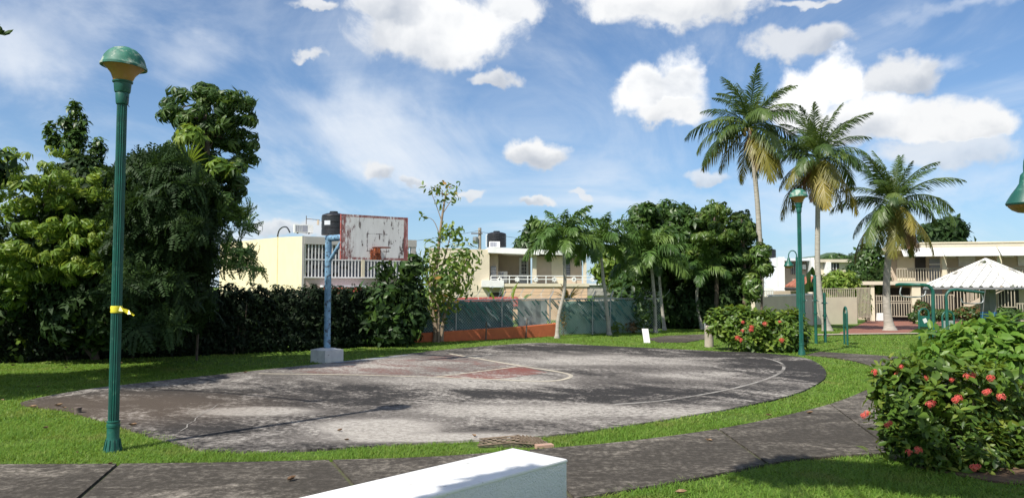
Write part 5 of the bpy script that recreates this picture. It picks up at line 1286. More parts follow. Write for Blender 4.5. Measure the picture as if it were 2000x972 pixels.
# gazebo
gp = at(1929, 560, 30); gb = Vector((gp.x, 30, -.01)); apex = at(1925, 508, 30); he = at(1925, 560, 30).z
gzb = thing('gazebo', 'small open gazebo with white ribbed hip roof on one grey post', 'gazebo', gb)
ga = R(33); hs = 1.85
cor = [Vector((apex.x+hs*1.25*math.cos(ga+math.pi/2*k+math.pi/4), 30+hs*1.25*math.sin(ga+math.pi/2*k+math.pi/4), he)) for k in range(4)]
for k in range(4):
    a, b_ = cor[k], cor[(k+1) % 4]; n = 9; nn = (b_-a).cross(apex-a).normalized(); nn = nn if nn.z > 0 else -nn
    for j in range(n):
        f0, f1 = j/n+.004, (j+1)/n-.004
        def up(f):      # the height on the hip face straight up-slope from the eave point
            m = 1-abs(2*f-1); mid = a.lerp(b_, .5); return a.lerp(b_, f)+(apex-mid)*m*.985
        p0, p1, q0, q1 = a.lerp(b_, f0), a.lerp(b_, f1), up(f0), up(f1); vs = []; h_ = nn*.012
        prof = [(0, .05), (.12, .05), (.2, 0), (.46, 0), (.5, .018), (.54, 0), (.8, 0), (.88, .05), (1, .05)]
        for s, z in prof: vs += [p0.lerp(p1, s)+nn*z, q0.lerp(q1, s)+nn*z]
        m_ = len(vs); vs += [v-h_ for v in vs]
        fs = [(2*i, 2*i+2, 2*i+3, 2*i+1) for i in range(len(prof)-1)]+[(m_+2*i, m_+2*i+1, m_+2*i+3, m_+2*i+2) for i in range(len(prof)-1)]+[(2*i, m_+2*i, m_+2*i+2, 2*i+2) for i in range(len(prof)-1)]
        MB().add(vs, fs).build('roof_sheet', M['gazeboroof'], gzb)
    MB().tube([a+nn*.04, apex+Vector((0, 0, .04))], .06, 6).build('hip_cap', M['gazeboroof'], gzb)
    MB().tube([a-Vector((0, 0, .06)), b_-Vector((0, 0, .06))], .05, 5).build('eave_beam', M['greypost'], gzb)
MB().box(-.20, .20, -.20, .20, -.15, he+.1, lambda x, y, z: gb+Vector((x*math.cos(.4)-y*math.sin(.4), x*math.sin(.4)+y*math.cos(.4), z))).build('post', M['greypost'], gzb, bevel=.02)
MB().box(-.206, .206, -.206, .206, .1, he-1.0, lambda x, y, z: gb+Vector((x*math.cos(.4)-y*math.sin(.4), x*math.sin(.4)+y*math.cos(.4), z))).build('painted_band', M['bluepatch'], gzb)
for k in range(4): MB().tube([gb+Vector((0, 0, he-.3)), cor[k].lerp(apex, .35)-Vector((0, 0, .1))], .035, 5).build('brace', M['greypost'], gzb)

# ------------------------------------------------------------------ leaf shapes
ROS = [rosette(9, .50, .17, .30, .18, 1, 0, s) for s in range(3)]
ROSD = [rosette(8, .50, .135, .62, .22, 1, 0, s+5, .40) for s in range(4)]
OVAL = [merge([xf(leaf_tpl(.95, .42, .2, .1, 1), rotz(a+s) @ roty(-.1+.3*k)) for k, a in enumerate((0, 1.7, 3.2, 4.6))]) for s in (0, .5, 1.1)]
SINGLE = [leaf_tpl(1, .45, .22, .14, 2), leaf_tpl(1, .38, .3, .1, 2), leaf_tpl(1, .5, .1, .2, 2)]
SPRAY = [merge([xf(spray(10, 1, .30, .10, s*4+k, .35), rotz(k*1.4+s) @ roty(.12*k)) for k in range(4)]) for s in range(3)]
SPRIG = [sprig(3, .16, .075, s) for s in range(4)]

# ------------------------------------------------------------------ trees on the left
b = G(62, 703)
t1 = thing('umbrella_tree', 'lime green umbrella tree with drooping leaf rosettes at the left fence', 'tree', b)
Y1 = 18.6
O1 = [(-60, 330), (15, 282), (70, 300), (130, 285), (200, 325), (222, 400), (205, 480), (200, 540), (130, 590), (60, 580), (-60, 640)]
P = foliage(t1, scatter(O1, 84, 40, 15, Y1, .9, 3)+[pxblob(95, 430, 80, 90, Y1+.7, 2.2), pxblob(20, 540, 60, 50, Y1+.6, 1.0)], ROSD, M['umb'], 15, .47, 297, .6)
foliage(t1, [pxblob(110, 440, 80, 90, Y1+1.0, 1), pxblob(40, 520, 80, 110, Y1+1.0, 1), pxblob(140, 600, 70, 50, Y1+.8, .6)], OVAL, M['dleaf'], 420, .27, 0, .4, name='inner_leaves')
branches(t1, b, [b+Vector((.1, 0, 1.2)), b+Vector((-.1, 0, 2.6)), b+Vector((.1, .1, 3.9))], P, M['bark'], .11, 26)
b = G(185, 702)
t2 = thing('upright_tree', 'dark tree with a tall leafy spire just left of the near lamp', 'tree', b)
Y2 = 19.6
foliage(t2, [pxblob(143, 212, 9, 16, Y2, .07), pxblob(132, 240, 16, 18, Y2, .14), pxblob(158, 244, 12, 24, Y2, .14), pxblob(146, 278, 22, 28, Y2, .3), pxblob(97, 250, 7, 18, Y2, .06), pxblob(106, 275, 14, 18, Y2, .12), pxblob(190, 292, 18, 22, Y2, .14)], OVAL, M['mleaf'], 420, .20, 0, 1.6, name='spire')
P = foliage(t2, [pxblob(165, 365, 62, 58, Y2, .8), pxblob(190, 460, 75, 100, Y2, 1.2), pxblob(180, 590, 90, 90, Y2, 1.0), pxblob(250, 520, 80, 120, Y2+.3, 1.2)], OVAL, M['dleaf'], 1150, .27, 0, .6)
branches(t2, b, [b+Vector((0, 0, 1.5)), b+Vector((-.2, 0, 3.5)), at(146, 250, Y2)], P, M['bark'], .10, 22)
b = G(300, 695)
t3 = thing('feathery_tree', 'wide dark tree with fine feathery leaves drooping over the yellow wall', 'tree', b)
Y3 = 17.3
O3 = [(235, 330), (290, 312), (350, 320), (375, 340), (395, 370), (402, 410), (385, 470), (365, 505), (335, 545), (350, 610), (310, 655), (230, 655)]
P = foliage(t3, scatter(O3, 44, 44, 12, Y3, 1.0, 5)+[pxblob(252, 350, 36, 36, Y3+.9, 1.2), pxblob(300, 345, 50, 36, Y3+.9, 1.4), pxblob(300, 430, 60, 90, Y3+1.2, 3.2), pxblob(345, 470, 44, 70, Y3+1.2, 2.2), pxblob(392, 500, 30, 60, Y3+.8, 1.4), pxblob(385, 590, 34, 40, Y3+1.4, 1.0), pxblob(310, 610, 75, 50, Y3+1.8, 2.6)], SPRAY, M['dleaf'], 72, .42, 0, .25, out=.9)
foliage(t3, [pxblob(463, 412, 38, 9, Y3, .12), pxblob(486, 440, 32, 6, Y3, .08), pxblob(470, 495, 40, 8, Y3-.3, .13), pxblob(490, 524, 30, 6, Y3-.3, .08), pxblob(455, 515, 30, 14, Y3-.3, .10), pxblob(440, 470, 26, 20, Y3, .10)], SPRAY, M['mleaf'], 120, .30, 0, .0, name='drooping_spray', out=1.4)
branches(t3, b, [b+Vector((.2, 0, 1.0)), b+Vector((.7, .1, 2.2)), b+Vector((1.0, 0, 3.6))], P, M['bark'], .14, 30)
b = G(392, 692)
t4 = thing('umbrella_tree', 'tall dark umbrella tree towering right of the near lamp', 'tree', b)
Y4 = 18.6
bl = [pxblob(385, 172, 38, 20, Y4, .35), pxblob(345, 200, 34, 26, Y4, .4), pxblob(400, 205, 62, 34, Y4, .7), pxblob(458, 212, 40, 24, Y4, .4), pxblob(400, 250, 72, 36, Y4, .8), pxblob(460, 258, 36, 34, Y4, .4),
      pxblob(372, 280, 52, 28, Y4, .5), pxblob(430, 300, 62, 40, Y4, .7), pxblob(400, 345, 55, 40, Y4, .6), pxblob(455, 350, 36, 40, Y4, .4)]
O4 = [(322, 205), (318, 180), (350, 178), (372, 152), (402, 150), (440, 178), (482, 186), (500, 212), (478, 250), (496, 288), (470, 320), (488, 372), (462, 420), (360, 410), (350, 300), (322, 280), (345, 238)]
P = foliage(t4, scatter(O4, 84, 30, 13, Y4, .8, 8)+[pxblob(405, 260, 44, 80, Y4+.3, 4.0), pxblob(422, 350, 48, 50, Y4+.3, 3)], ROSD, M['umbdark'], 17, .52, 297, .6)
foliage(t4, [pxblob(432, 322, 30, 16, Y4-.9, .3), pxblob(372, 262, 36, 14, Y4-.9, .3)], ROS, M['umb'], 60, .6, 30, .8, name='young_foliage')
branches(t4, b, [b+Vector((.1, .1, 1.5)), b+Vector((.0, 0, 3.4)), at(405, 330, Y4), at(400, 190, Y4)], P, M['bark'], .12, 40, bend=.5)
p = at(368, 322, 16.7)
fp = thing('fan_palm', 'single yellow green fan palm leaf showing between the dark left trees', 'palm', (p.x-1.2, 20.2, 0))
tp_ = []
for k in range(17):
    a = R(-125+15.6*k); tp_.append(xf(leaf_tpl(.62*(1-.1*abs(k-8)/8), .07, .05, .03, 2), rotx(0) @ np.array(Matrix.Rotation(-a, 3, 'Y')) @ rotz(.0)))
fm = tpl_mesh('fan_leaf', merge(tp_), M['lime'])
for dx, dz, rz, sc in ((0, 0, -.35, 1), (.12, -.75, .5, .7), (-.3, -.9, -.9, .7)):
    o_ = link('fan_leaf', fm, fp); o_.matrix_local = Matrix.Translation(p-LOC[fp]+Vector((dx, 0, dz))) @ Matrix.Rotation(rz, 4, 'Z') @ Matrix.Rotation(-.55, 4, 'Y') @ Matrix.Scale(sc, 4)
MB().tube(crom([LOC[fp], LOC[fp]+Vector((.2, -.5, 2)), p], 6), .035, 4).build('stem', M['bark'], fp, True)
# the tree just outside the picture whose leaf tips hang in at the corner and which shades the court's left end
b = Vector((-13.0, 12.5, 0)); t5 = thing('shade_tree', 'broad tree off the left edge with one dark leaf tip in the top corner', 'tree', b)
P = foliage(t5, [((-12.6, 12.2, 4.6), (2.0, 1.9, 1.2), 1.0), ((-10.8, 12.4, 5.3), (1.3, 1.3, .8), .5), ((-14.2, 11.5, 5.2), (1.6, 2, 1.2), .9), ((-12.6, 14.2, 2.9), (1.3, .9, .8), .6), ((-11.6, 15.0, 4.4), (1.2, 1.0, .9), .4)], OVAL, M['dleaf'], 900, .34, 0, .4)
tipp = at(3, 62, 9.4); foliage(t5, [((tipp.x-.10, 9.4, tipp.z+.02), (.09, .1, .09), 1.0)], SINGLE, M['dleaf'], 14, .17, 0, -.5, name='hanging_twig')
branches(t5, b, [b+Vector((0, 0, 2)), b+Vector((.3, 0, 3.6)), b+Vector((.4, 0, 5))], P, M['bark'], .18, 24)
MB().tube(crom([b+Vector((.3, 0, 3.8)), Vector((-9.5, 10.5, 5.6)), Vector((tipp.x-.12, 9.4, tipp.z+.06))], 6), .03, 5).build('long_branch', M['bark'], t5, True)

# ------------------------------------------------------------------ the dark hedge on the fence
hp = [G(u, v)+Vector((.12, -.18, 0)) for u, v in [(-120, 712), (0, 706), (150, 700), (320, 694.5), (450, 689.5), (560, 684), (640, 680), (720, 674), (790, 669)]]
hr = resample(hp, 60); hg = thing('hedge', 'long overgrown dark hedge of small leaves behind the basketball hoop', 'hedge', Vector((hr[30].x, hr[30].y, 0)))
bl = []
for k, p in enumerate(hr):
    u_ = 1000+p.x/p.y*F; low = .80 if u_ < 215 else 1.0; tz_ = (1.98+.10*math.sin(k*1.7)+.06*math.sin(k*4.1))*low
    for z in (.35, .95, tz_-.42): bl.append(((p.x, p.y, z), (.42, .38, .45), 1.0))
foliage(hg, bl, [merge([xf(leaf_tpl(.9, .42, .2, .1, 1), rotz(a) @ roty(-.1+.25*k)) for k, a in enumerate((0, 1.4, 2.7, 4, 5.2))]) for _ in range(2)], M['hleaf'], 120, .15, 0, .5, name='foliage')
mb = MB(); r4 = random.Random(9)
for k in range(90):
    f = r4.uniform(0, 58.9); i = int(f); p = hr[i].lerp(hr[i+1], f-i)+Vector((r4.uniform(-.15, .15), r4.uniform(-.2, .2), 0)); h_ = r4.uniform(1.2, 1.9)
    mb.tube(crom([p, p+Vector((r4.uniform(-.2, .2), r4.uniform(-.1, .1), h_*.5)), p+Vector((r4.uniform(-.35, .35), r4.uniform(-.2, .2), h_))], 3), [.03-.002*j for j in range(7)], 4)
mb.build('stems', M['bark'], hg, kind='stuff')
# large leaved shrub right of the hoop
b = G(745, 674)+Vector((0, .3, 0)); sh = thing('shrub', 'rambling large leaved shrub between the hoop and the small tree', 'shrub', b)
Ys = 25.2
P = foliage(sh, [pxblob(735, 628, 58, 38, Ys, .8), pxblob(800, 568, 30, 40, Ys, .35), pxblob(735, 580, 36, 30, Ys, .35), pxblob(700, 615, 50, 36, Ys, .6), pxblob(806, 520, 26, 30, Ys, .2), pxblob(750, 530, 20, 22, Ys, .08), pxblob(812, 610, 24, 46, Ys, .35), pxblob(760, 655, 60, 22, Ys, .4)], OVAL, M['dleaf'], 420, .26, 0, .3)
foliage(sh, [pxblob(745, 590, 60, 40, Ys-.7, .8), pxblob(800, 520, 40, 30, Ys-.3, .5), pxblob(770, 640, 60, 30, Ys-.7, .4)], SINGLE, M['mleaf'], 130, .30, 0, .2, name='bright_leaves')
branches(sh, b, [b+Vector((.1, 0, .8)), b+Vector((.3, 0, 1.8))], P, M['bark'], .05, 22)

# ------------------------------------------------------------------ small tree with large leaves at the orange wall
b = G(857, 668); st = thing('sea_grape_tree', 'small tree with sparse yellow green leaves in front of the orange wall', 'tree', b); Yg = b.y
mbx = []
def ap(u, v, dy=0): return at(u, v, Yg+dy)
trunks = [[ap(850, 669), ap(851, 640), ap(845, 600), ap(850, 540), ap(858, 470), ap(864, 420), ap(872, 372)], [ap(862, 669, .1), ap(864, 640, .1), ap(872, 600, .1), ap(893, 545, .1), ap(915, 500, .1)], [ap(856, 668, -.1), ap(856, 600, -.2), ap(835, 545, -.2), ap(825, 510, -.2)],
          [ap(852, 560), ap(872, 490, .2), ap(884, 440, .2)], [ap(859, 460), ap(846, 430), ap(824, 422)], [ap(862, 430), ap(850, 395), ap(838, 368)], [ap(866, 415), ap(885, 385), ap(896, 368)]]
for i, tr in enumerate(trunks):
    c_ = crom(tr, 4); r0 = [.11, .085, .05, .035, .02, .02, .02][i]
    MB().tube(c_, [r0*(1-.75*k/(len(c_)-1)) for k in range(len(c_))], 7).build('trunk' if i < 2 else 'branch', M['tanbark'], st, True)
foliage(st, [pxblob(880, 545, 52, 48, Yg, 1.0), pxblob(905, 505, 36, 40, Yg, .6), pxblob(845, 500, 26, 40, Yg, .35), pxblob(882, 458, 26, 22, Yg, .3), pxblob(860, 600, 42, 30, Yg, .5), pxblob(830, 545, 26, 38, Yg, .35), pxblob(868, 560, 40, 40, Yg-.5, .5)], SINGLE, M['seagrape'], 300, .24, 300, .1, ind_name='leaf')
foliage(st, [pxblob(872, 366, 30, 14, Yg, .5), pxblob(842, 372, 22, 12, Yg, .3), pxblob(880, 386, 28, 14, Yg, .35), pxblob(826, 424, 7, 6, Yg, .1), pxblob(858, 395, 18, 14, Yg, .15)], SINGLE, M['seagrape'], 70, .20, 0, .1, name='top_leaves')
foliage(st, [pxblob(870, 368, 30, 14, Yg-.2, .5), pxblob(860, 560, 50, 60, Yg-.6, .4)], SINGLE, M['orangeleaf'], 34, .19, 20, .0, ind_name='old_leaf', name='old_leaves')
# plants by the fence
def tuft(name, lb_, cat, u, v, Y, n, L_, mat, seed, wd=.10, up=.9, group=None):
    r = random.Random(seed); p = at(u, v, Y) if Y else G(u, v); root = thing(name, lb_, cat, p, group)
    lt = leaf_tpl(1, .16, .45, .05, 2); me = tpl_mesh('blade_leaf', lt, mat)
    for k in range(n):
        o_ = link('blade_leaf', me, root); o_.matrix_local = Matrix.Rotation(k*2.4+r.uniform(-.3, .3), 4, 'Z') @ Matrix.Rotation(-up*r.uniform(.5, 1.3), 4, 'Y') @ Matrix.Diagonal((L_*r.uniform(.7, 1.1), L_*wd/.16, L_, 1))
    return root
tuft('cordyline', 'reddish spiky plant on top of the peach wall behind the razor wire', 'plant', 1110, 588, 40, 22, 1.1, M['redleaf'], 2, .13, 1.0)
for (u, v, L_, rz, lb_) in [(966, 590, .8, -.6, 'broad lime banana leaf tilted left above the fence'), (1002, 587, .85, .05, 'upright lime banana leaf above the fence by the peach wall'), (1022, 588, .55, 1.2, 'low lime leaf lying over the fence rail')]:
    p = at(u, v, 33); o_ = link('banana_leaf', tpl_mesh('banana_leaf', xf(leaf_tpl(L_, L_*.36, .12, .2, 2), np.array(Matrix.Rotation(-1.45+abs(rz)*.5, 3, 'Y'))), M['lime'])); o_.location = p; o_.rotation_euler = (0, 0, math.pi if rz < 0 else .3); tagp(o_, lb_, 'leaf', 'banana leaves above the fence')
def weed(lb_, u, v, ru, rv, n, mat, size, tp=None, name='weed', cat='plant', group='weeds along the fence foot'):
    g = G(u, v); root = thing(name, lb_, cat, g, group); Yw = g.y; c_ = at(u, v-rv, Yw)
    P_ = foliage(root, [(tuple(c_), (ru*Yw/F, .3, rv*Yw/F), 1)], tp or SINGLE, mat, n, size, 0, .6, zmin=.0)
    MB().tube([g, g+Vector((.03, 0, rv*Yw/F))], .012, 4).build('stem', M['stem'], root)
weed('green climber growing up the fence end behind the pale palm', 1255, 651, 22, 55, 420, M['mleaf'], .17, group='climbers on the fence')
weed('low light green weeds at the fence foot left of the palm pair', 1205, 652, 16, 12, 90, M['lime'], .16)
weed('low reddish green weeds at the fence foot', 1235, 651, 18, 14, 90, M['redleaf'], .16)
weed('dark twiggy creeper hanging on the fence beside the leaning palm', 1100, 655, 9, 36, 90, M['orangeleaf'], .10, group='climbers on the fence')
weed('pale leaved weed at the hedge foot left of the small tree', 778, 672, 14, 10, 60, M['lime'], .15)
weed('light green ferny weed at the foot of the fence by the left edge', 25, 707, 34, 26, 120, M['lime'], .22)
weed('leafy seedling in shade under the left trees', 128, 690, 14, 14, 40, M['lime'], .17)

# ------------------------------------------------------------------ palms
def pal(label, base, path, crown, sc, seed, n=14, Yp=None):
    g = G(*base) if Yp is None else Vector((*at(base[0], base[1], Yp).xy, hgt(Yp))); Yq = g.y
    return small_palm(label, g, [at(u, v, Yq) for u, v in path], at(*crown, Yq), sc, seed, n)
pal('leaning small palm with curved pale trunk beside the orange wall end', (1088, 660), [(1091, 618), (1103, 560)], (1101, 492), 1.05, 1, 18)
pal('small palm in front of the grey terrace wall with feathery crown', (1190, 654), [(1185, 600), (1178, 540)], (1174, 500), 1.05, 2, 18)
pal('full bright small palm with straight trunk right of the green screen', (1280, 650), [(1279, 600), (1275, 545)], (1272, 522), 1.22, 3, 21)
pal('small palm just behind the bright palm, with darker trunk', (1298, 645), [(1292, 590)], (1287, 530), 1.12, 4, 17)
pal('short palm with bent trunk in front of the dark trees', (1372, 643), [(1362, 600), (1362, 565)], (1368, 545), 1.1, 5, 17)
pal('taller small palm with wide crown before the dark trees', (1382, 641), [(1381, 590), (1386, 545)], (1392, 522), 1.35, 6, 22)
def coc(label, base, path, crown, sc, seed, n, r0, Yp, dead=5):
    g = G(*base) if Yp is None else Vector((*at(base[0], base[1], Yp).xy, hgt(Yp))); Yq = g.y
    return coconut('coconut_palm', label, g, [at(u, v, Yq) for u, v in path], at(*crown, Yq), sc*.95, seed, n, r0, dead)
coc('tallest coconut palm, left of the three, rising from the dark trees', (1484, 640), [(1486, 540), (1482, 440), (1476, 360)], (1464, 250), 1.0, 21, 33, .15, 36, 4)
coc('middle coconut palm with pale trunk beside the exercise posts', (1616, 646), [(1603, 590), (1597, 520), (1597, 430)], (1598, 312), .94, 22, 31, .15, None, 6)
coc('shortest coconut palm with hanging brown fronds by the red driveway', (1738, 645), [(1732, 600), (1732, 540), (1738, 470)], (1746, 402), .95, 24, 31, .19, None, 7)

# ------------------------------------------------------------------ trees behind on the right
def tree(lb_, base, Yt, blobs, tpl, mat, npx, size, forks, r0=.16, nb=18, name='broadleaf_tree', n_ind=0, group='trees behind the right palms', bark='bark', up=.5, poly=None, nt=44, tr=(26, 13), wt=.09):
    g = Vector((at(base, 560, Yt).x, Yt, hgt(Yt))); root = thing(name, lb_, 'tree', g, group)
    P_ = foliage(root, scatter(poly, nt, tr[0], tr[1], Yt, 1.4, int(base), wt) + [pxblob(*q[:4], Yt+.8, q[4]*.5) for q in blobs] if poly else [pxblob(*q[:4], Yt+(q[5] if len(q) > 5 else 0), q[4]) for q in blobs], tpl, mat, npx, size, n_ind, up)
    branches(root, g, [at(u, v, Yt) for u, v in forks], P_, M[bark], r0, nb)
    return root
tree('rounded leafy tree behind the bright palm, left of the dark grove', 1255, 38, [(1250, 425, 34, 30, .5), (1262, 470, 50, 50, 1.0), (1250, 540, 48, 56, 1.0), (1262, 610, 40, 40, .8)], OVAL, M['mleaf'], 620, .40, [(1255, 560), (1255, 450)], poly=[(1215, 470), (1228, 412), (1262, 400), (1290, 425), (1300, 500), (1300, 640), (1225, 640)])
tree('tall domed dark tree in the middle of the grove', 1325, 39, [(1308, 418, 46, 28, .7), (1335, 450, 60, 46, 1.0), (1300, 490, 60, 50, 1.0), (1345, 530, 60, 60, 1.2), (1320, 600, 66, 50, 1.1)], OVAL, M['mleaf'], 560, .42, [(1325, 560), (1320, 440)], .2, poly=[(1270, 445), (1292, 410), (1325, 398), (1360, 425), (1398, 445), (1390, 540), (1380, 630), (1275, 630)], nt=56)
tree('dark shaded thicket low behind the palm trunks', 1400, 38, [(1350, 600, 55, 48, 1.0), (1410, 590, 55, 55, 1.1), (1460, 590, 32, 55, .8), (1310, 610, 34, 40, .6), (1430, 520, 50, 40, .8)], OVAL, M['dleaf'], 800, .36, [(1400, 600), (1400, 540)], .14)
tree('umbrella tree with layered bright green top in the grove', 1395, 37, [(1396, 405, 26, 16, .5), (1388, 425, 36, 18, .6), (1402, 450, 40, 28, .7), (1385, 490, 46, 40, .8)], ROSD, M['umbmid'], 240, .66, [(1400, 560), (1396, 420)], .14, 22, 'umbrella_tree', 150, poly=[(1362, 430), (1382, 402), (1418, 404), (1430, 440), (1428, 500), (1352, 500)], nt=30, tr=(20, 9), wt=.06)
tree('dark umbrella tree with a small round top left of the tall coconut trunk', 1450, 37, [(1447, 424, 24, 16, .5), (1452, 455, 34, 22, .6), (1462, 500, 40, 40, .9), (1450, 545, 36, 40, .7)], ROSD, M['umbdark'], 240, .70, [(1455, 560), (1448, 430)], .14, 22, 'umbrella_tree', 150, poly=[(1428, 435), (1450, 420), (1470, 435), (1484, 470), (1480, 560), (1440, 570), (1428, 500)], nt=30, tr=(18, 9), wt=.06)
tree('light green umbrella sapling beside the white house', 1484, 33.8, [(1486, 492, 18, 18, .4), (1492, 522, 16, 18, .4), (1470, 560, 18, 30, .5)], ROS, M['umbmid'], 130, .7, [(1488, 580), (1484, 500)], .07, 12, 'umbrella_tree', 60)
tree('yellow green bushy tree between the small palms', 1205, 44, [(1205, 505, 40, 34, 1.0), (1215, 545, 36, 30, .7), (1180, 530, 26, 20, .4)], OVAL, M['lime'], 420, .40, [(1205, 560), (1208, 510)], group='trees beyond the fence')
tree('distant dark green tree behind the cream house roof', 1050, 76, [(1048, 462, 30, 24, 1.0), (1030, 478, 26, 16, .6), (1075, 480, 40, 16, .7), (1043, 440, 12, 14, .25)], OVAL, M['mleaf'], 380, .75, [(1050, 520), (1048, 470)], group='trees beyond the fence')
tree('dense glossy green shrub above the sunlit cream wall', 1645, 50, [(1640, 553, 36, 26, 1.0), (1660, 562, 26, 18, .5), (1620, 560, 20, 18, .4)], OVAL, M['umb'], 420, .38, [(1645, 580), (1642, 560)], .1, name='large_shrub', group='shrubs near the right building')
tree('tangled olive green shrub left of the apartment building', 1695, 54, [(1700, 510, 30, 40, 1.0), (1680, 530, 26, 30, .7), (1715, 545, 20, 30, .5)], OVAL, M['mleaf'], 420, .42, [(1695, 570), (1700, 520)], .1, name='large_shrub', group='shrubs near the right building')
tree('dark tree behind the apartment roof', 1850, 78, [(1855, 445, 32, 22, 1.0), (1825, 452, 30, 20, .8), (1872, 455, 16, 16, .3), (1845, 475, 46, 16, .6)], OVAL, M['dleaf'], 420, .75, [(1850, 520), (1852, 450)], .25, group='trees beyond the buildings')
tree('yellow flowering shrub inside the picket gate', 1690, 49, [(1688, 600, 13, 18, 1.0), (1692, 580, 9, 10, .3)], OVAL, M['lime'], 260, .28, [(1690, 610), (1690, 590)], .05, name='large_shrub', group='shrubs near the right building')
bp = at(1586, 575, 47); bn2 = thing('banana_plant', 'banana plant with two arching leaves behind the boundary wall', 'plant', (bp.x, 47, hgt(47)))
for k, (du, dv, u1, v1) in enumerate([(0, 0, 1578, 538), (4, 2, 1600, 548), (-2, 4, 1570, 560), (3, 0, 1592, 560)]):
    a = at(1582+du, 585+dv, 47); e = at(u1+ (14 if k % 2 == 0 else 6), v1, 46.6); m_ = at((1582+u1)/2, v1-8, 46.8); c_ = crom([a, m_, e], 6); mb = MB(); vs = []
    for i, p in enumerate(c_):
        w_ = .05+.42*math.sin(math.pi*min(1, i/(len(c_)-1)*.95)); vs += [p+Vector((.1*w_, -w_*.6, w_*.5)), p, p+Vector((-.1*w_, w_*.6, -w_*.3))]
    mb.add(vs, [f for i in range(len(c_)-1) for f in ((3*i, 3*i+3, 3*i+4, 3*i+1), (3*i+1, 3*i+4, 3*i+5, 3*i+2))]); mb.build('leaf', M['mleaf'], bn2)
hl = MB(); hp_ = [(-60, 0), (-30, 9), (-8, 16), (20, 19), (46, 15), (75, 12), (110, 6), (150, 0)]; hc = at(1625, 560, 600); vs = []
for i in range(40):
    for j in range(10):
        x = -70+5.5*i; z = float(np.interp(x, [q[0] for q in hp_], [q[1] for q in hp_]))*math.sin(math.pi*j/9)**.8; vs.append((hc.x+x+random.uniform(-1, 1), 580+j*14, -1+z*1.75+random.uniform(-.8, .8)*(z > 1)))
hl.add(vs, [(i*10+j, i*10+10+j, i*10+11+j, i*10+j+1) for i in range(39) for j in range(9)])
M['hillgreen'] = pmat('wooded_hill', (.035, .07, .03), (.06, .10, .045), .12, rough=.95)
hl.build('hill', M['hillgreen'], None, kind='structure')
t_ = at(1640, 560, 600); hw_ = thing('far_wood', 'tree crowns along the low far hill', 'wood', (t_.x, 600, 0), kind='stuff')
foliage(hw_, [((hc.x-55+11*k+random.uniform(-3, 3), 600+random.uniform(-12, 12), 27*float(np.interp(-55+11*k, [q[0] for q in hp_], [q[1] for q in hp_]))/19*.98), (7, 7, 4.2), 1) for k in range(17)], OVAL, M['mleaf'], 160, 3.2, 0, .5)
# shrubs in front of the building
def bush(lb_, u, v, ru, rv, Yb, n, mat, size, red=0, group='bushes in front of the right building'):
    c_ = at(u, v, Yb); g = Vector((c_.x, Yb, hgt(Yb))); root = thing('bush', lb_, 'bush', g, group); k_ = Yb/F
    foliage(root, [(tuple(c_), (ru*k_, ru*k_*.8, rv*k_), 1)], OVAL, mat, n, size, 0, .5, zmin=g.z)
    if red: foliage(root, [(tuple(c_), (ru*k_*1.02, ru*k_*.8, rv*k_*1.02), 1)], OVAL, M['redleaf'], red, size, 0, .5, name='red_tips', zmin=g.z)
    mb = MB()
    for k in range(6): mb.tube([g+Vector((random.uniform(-.1, .1), random.uniform(-.1, .1), -.05)), Vector(c_)+Vector((random.uniform(-.5, .5)*ru*k_, 0, random.uniform(-.2, .4)*rv*k_))], .02, 4)
    mb.build('stems', M['stem'], root)
bush('round clipped bush with reddish tips beside the cream column', 1801, 604, 17, 17, 47, 420, M['mleaf'], .20, 260)
for u, v, ru, rv, lb_, rd in [(1842, 613, 26, 10, 'low spreading bush between the round bush and the stair', 30), (1893, 611, 26, 13, 'low bush with coppery tips at the foot of the stair', 160), (1960, 613, 34, 14, 'green clipped hedge bush right of the gazebo post', 0), (2040, 615, 40, 12, 'light green low bush at the right edge', 20), (1785, 617, 9, 6, 'tiny bush at the end of the driveway', 0)]:
    bush(lb_, u, v, ru, rv, 46, 420, M['umb'] if rd == 20 else M['mleaf'], .22, rd)

# ------------------------------------------------------------------ flowering bushes
def flower_mesh(seed, n=26, r=.05):
    rr_ = random.Random(seed); out = []
    for k in range(n):
        a = rr_.uniform(0, 6.28); e = rr_.uniform(.1, 1.5); c_ = np.array((math.cos(a)*math.cos(e), math.sin(a)*math.cos(e), math.sin(e)*.7))*r*rr_.uniform(.8, 1.1)
        d = c_/np.linalg.norm(c_); fr_ = frames(d[None], np.array([rr_.uniform(0, 6)]))[0]
        for j in range(4): out.append(xf(leaf_tpl(.021, .013, -.003, .003, 1), fr_ @ rotz(j*1.57) @ roty(-.15), c_))
    t_ = merge(out); me = tpl_mesh('flower_cluster', t_, M['petal']); nv = 5*4
    a_ = me.attributes.new('rnd', 'FLOAT', 'POINT'); a_.data.foreach_set('value', np.repeat(np.random.default_rng(seed).random(n)*.5, nv).astype(np.float32)); return me
FL = [flower_mesh(s) for s in range(3)]
def flowers(root, pts, sc, seed):
    r = random.Random(seed)
    for p in pts:
        o_ = link('flower_cluster', FL[r.randrange(3)], root); d = (Vector((0, 0, CH))-Vector(p)).normalized()+Vector((r.uniform(-.3, .3), 0, .5))
        o_.matrix_local = Matrix.Translation(Vector(p)-LOC[root]) @ d.to_track_quat('Z', 'Y').to_matrix().to_4x4() @ Matrix.Scale(sc*r.uniform(.75, 1.2), 4)
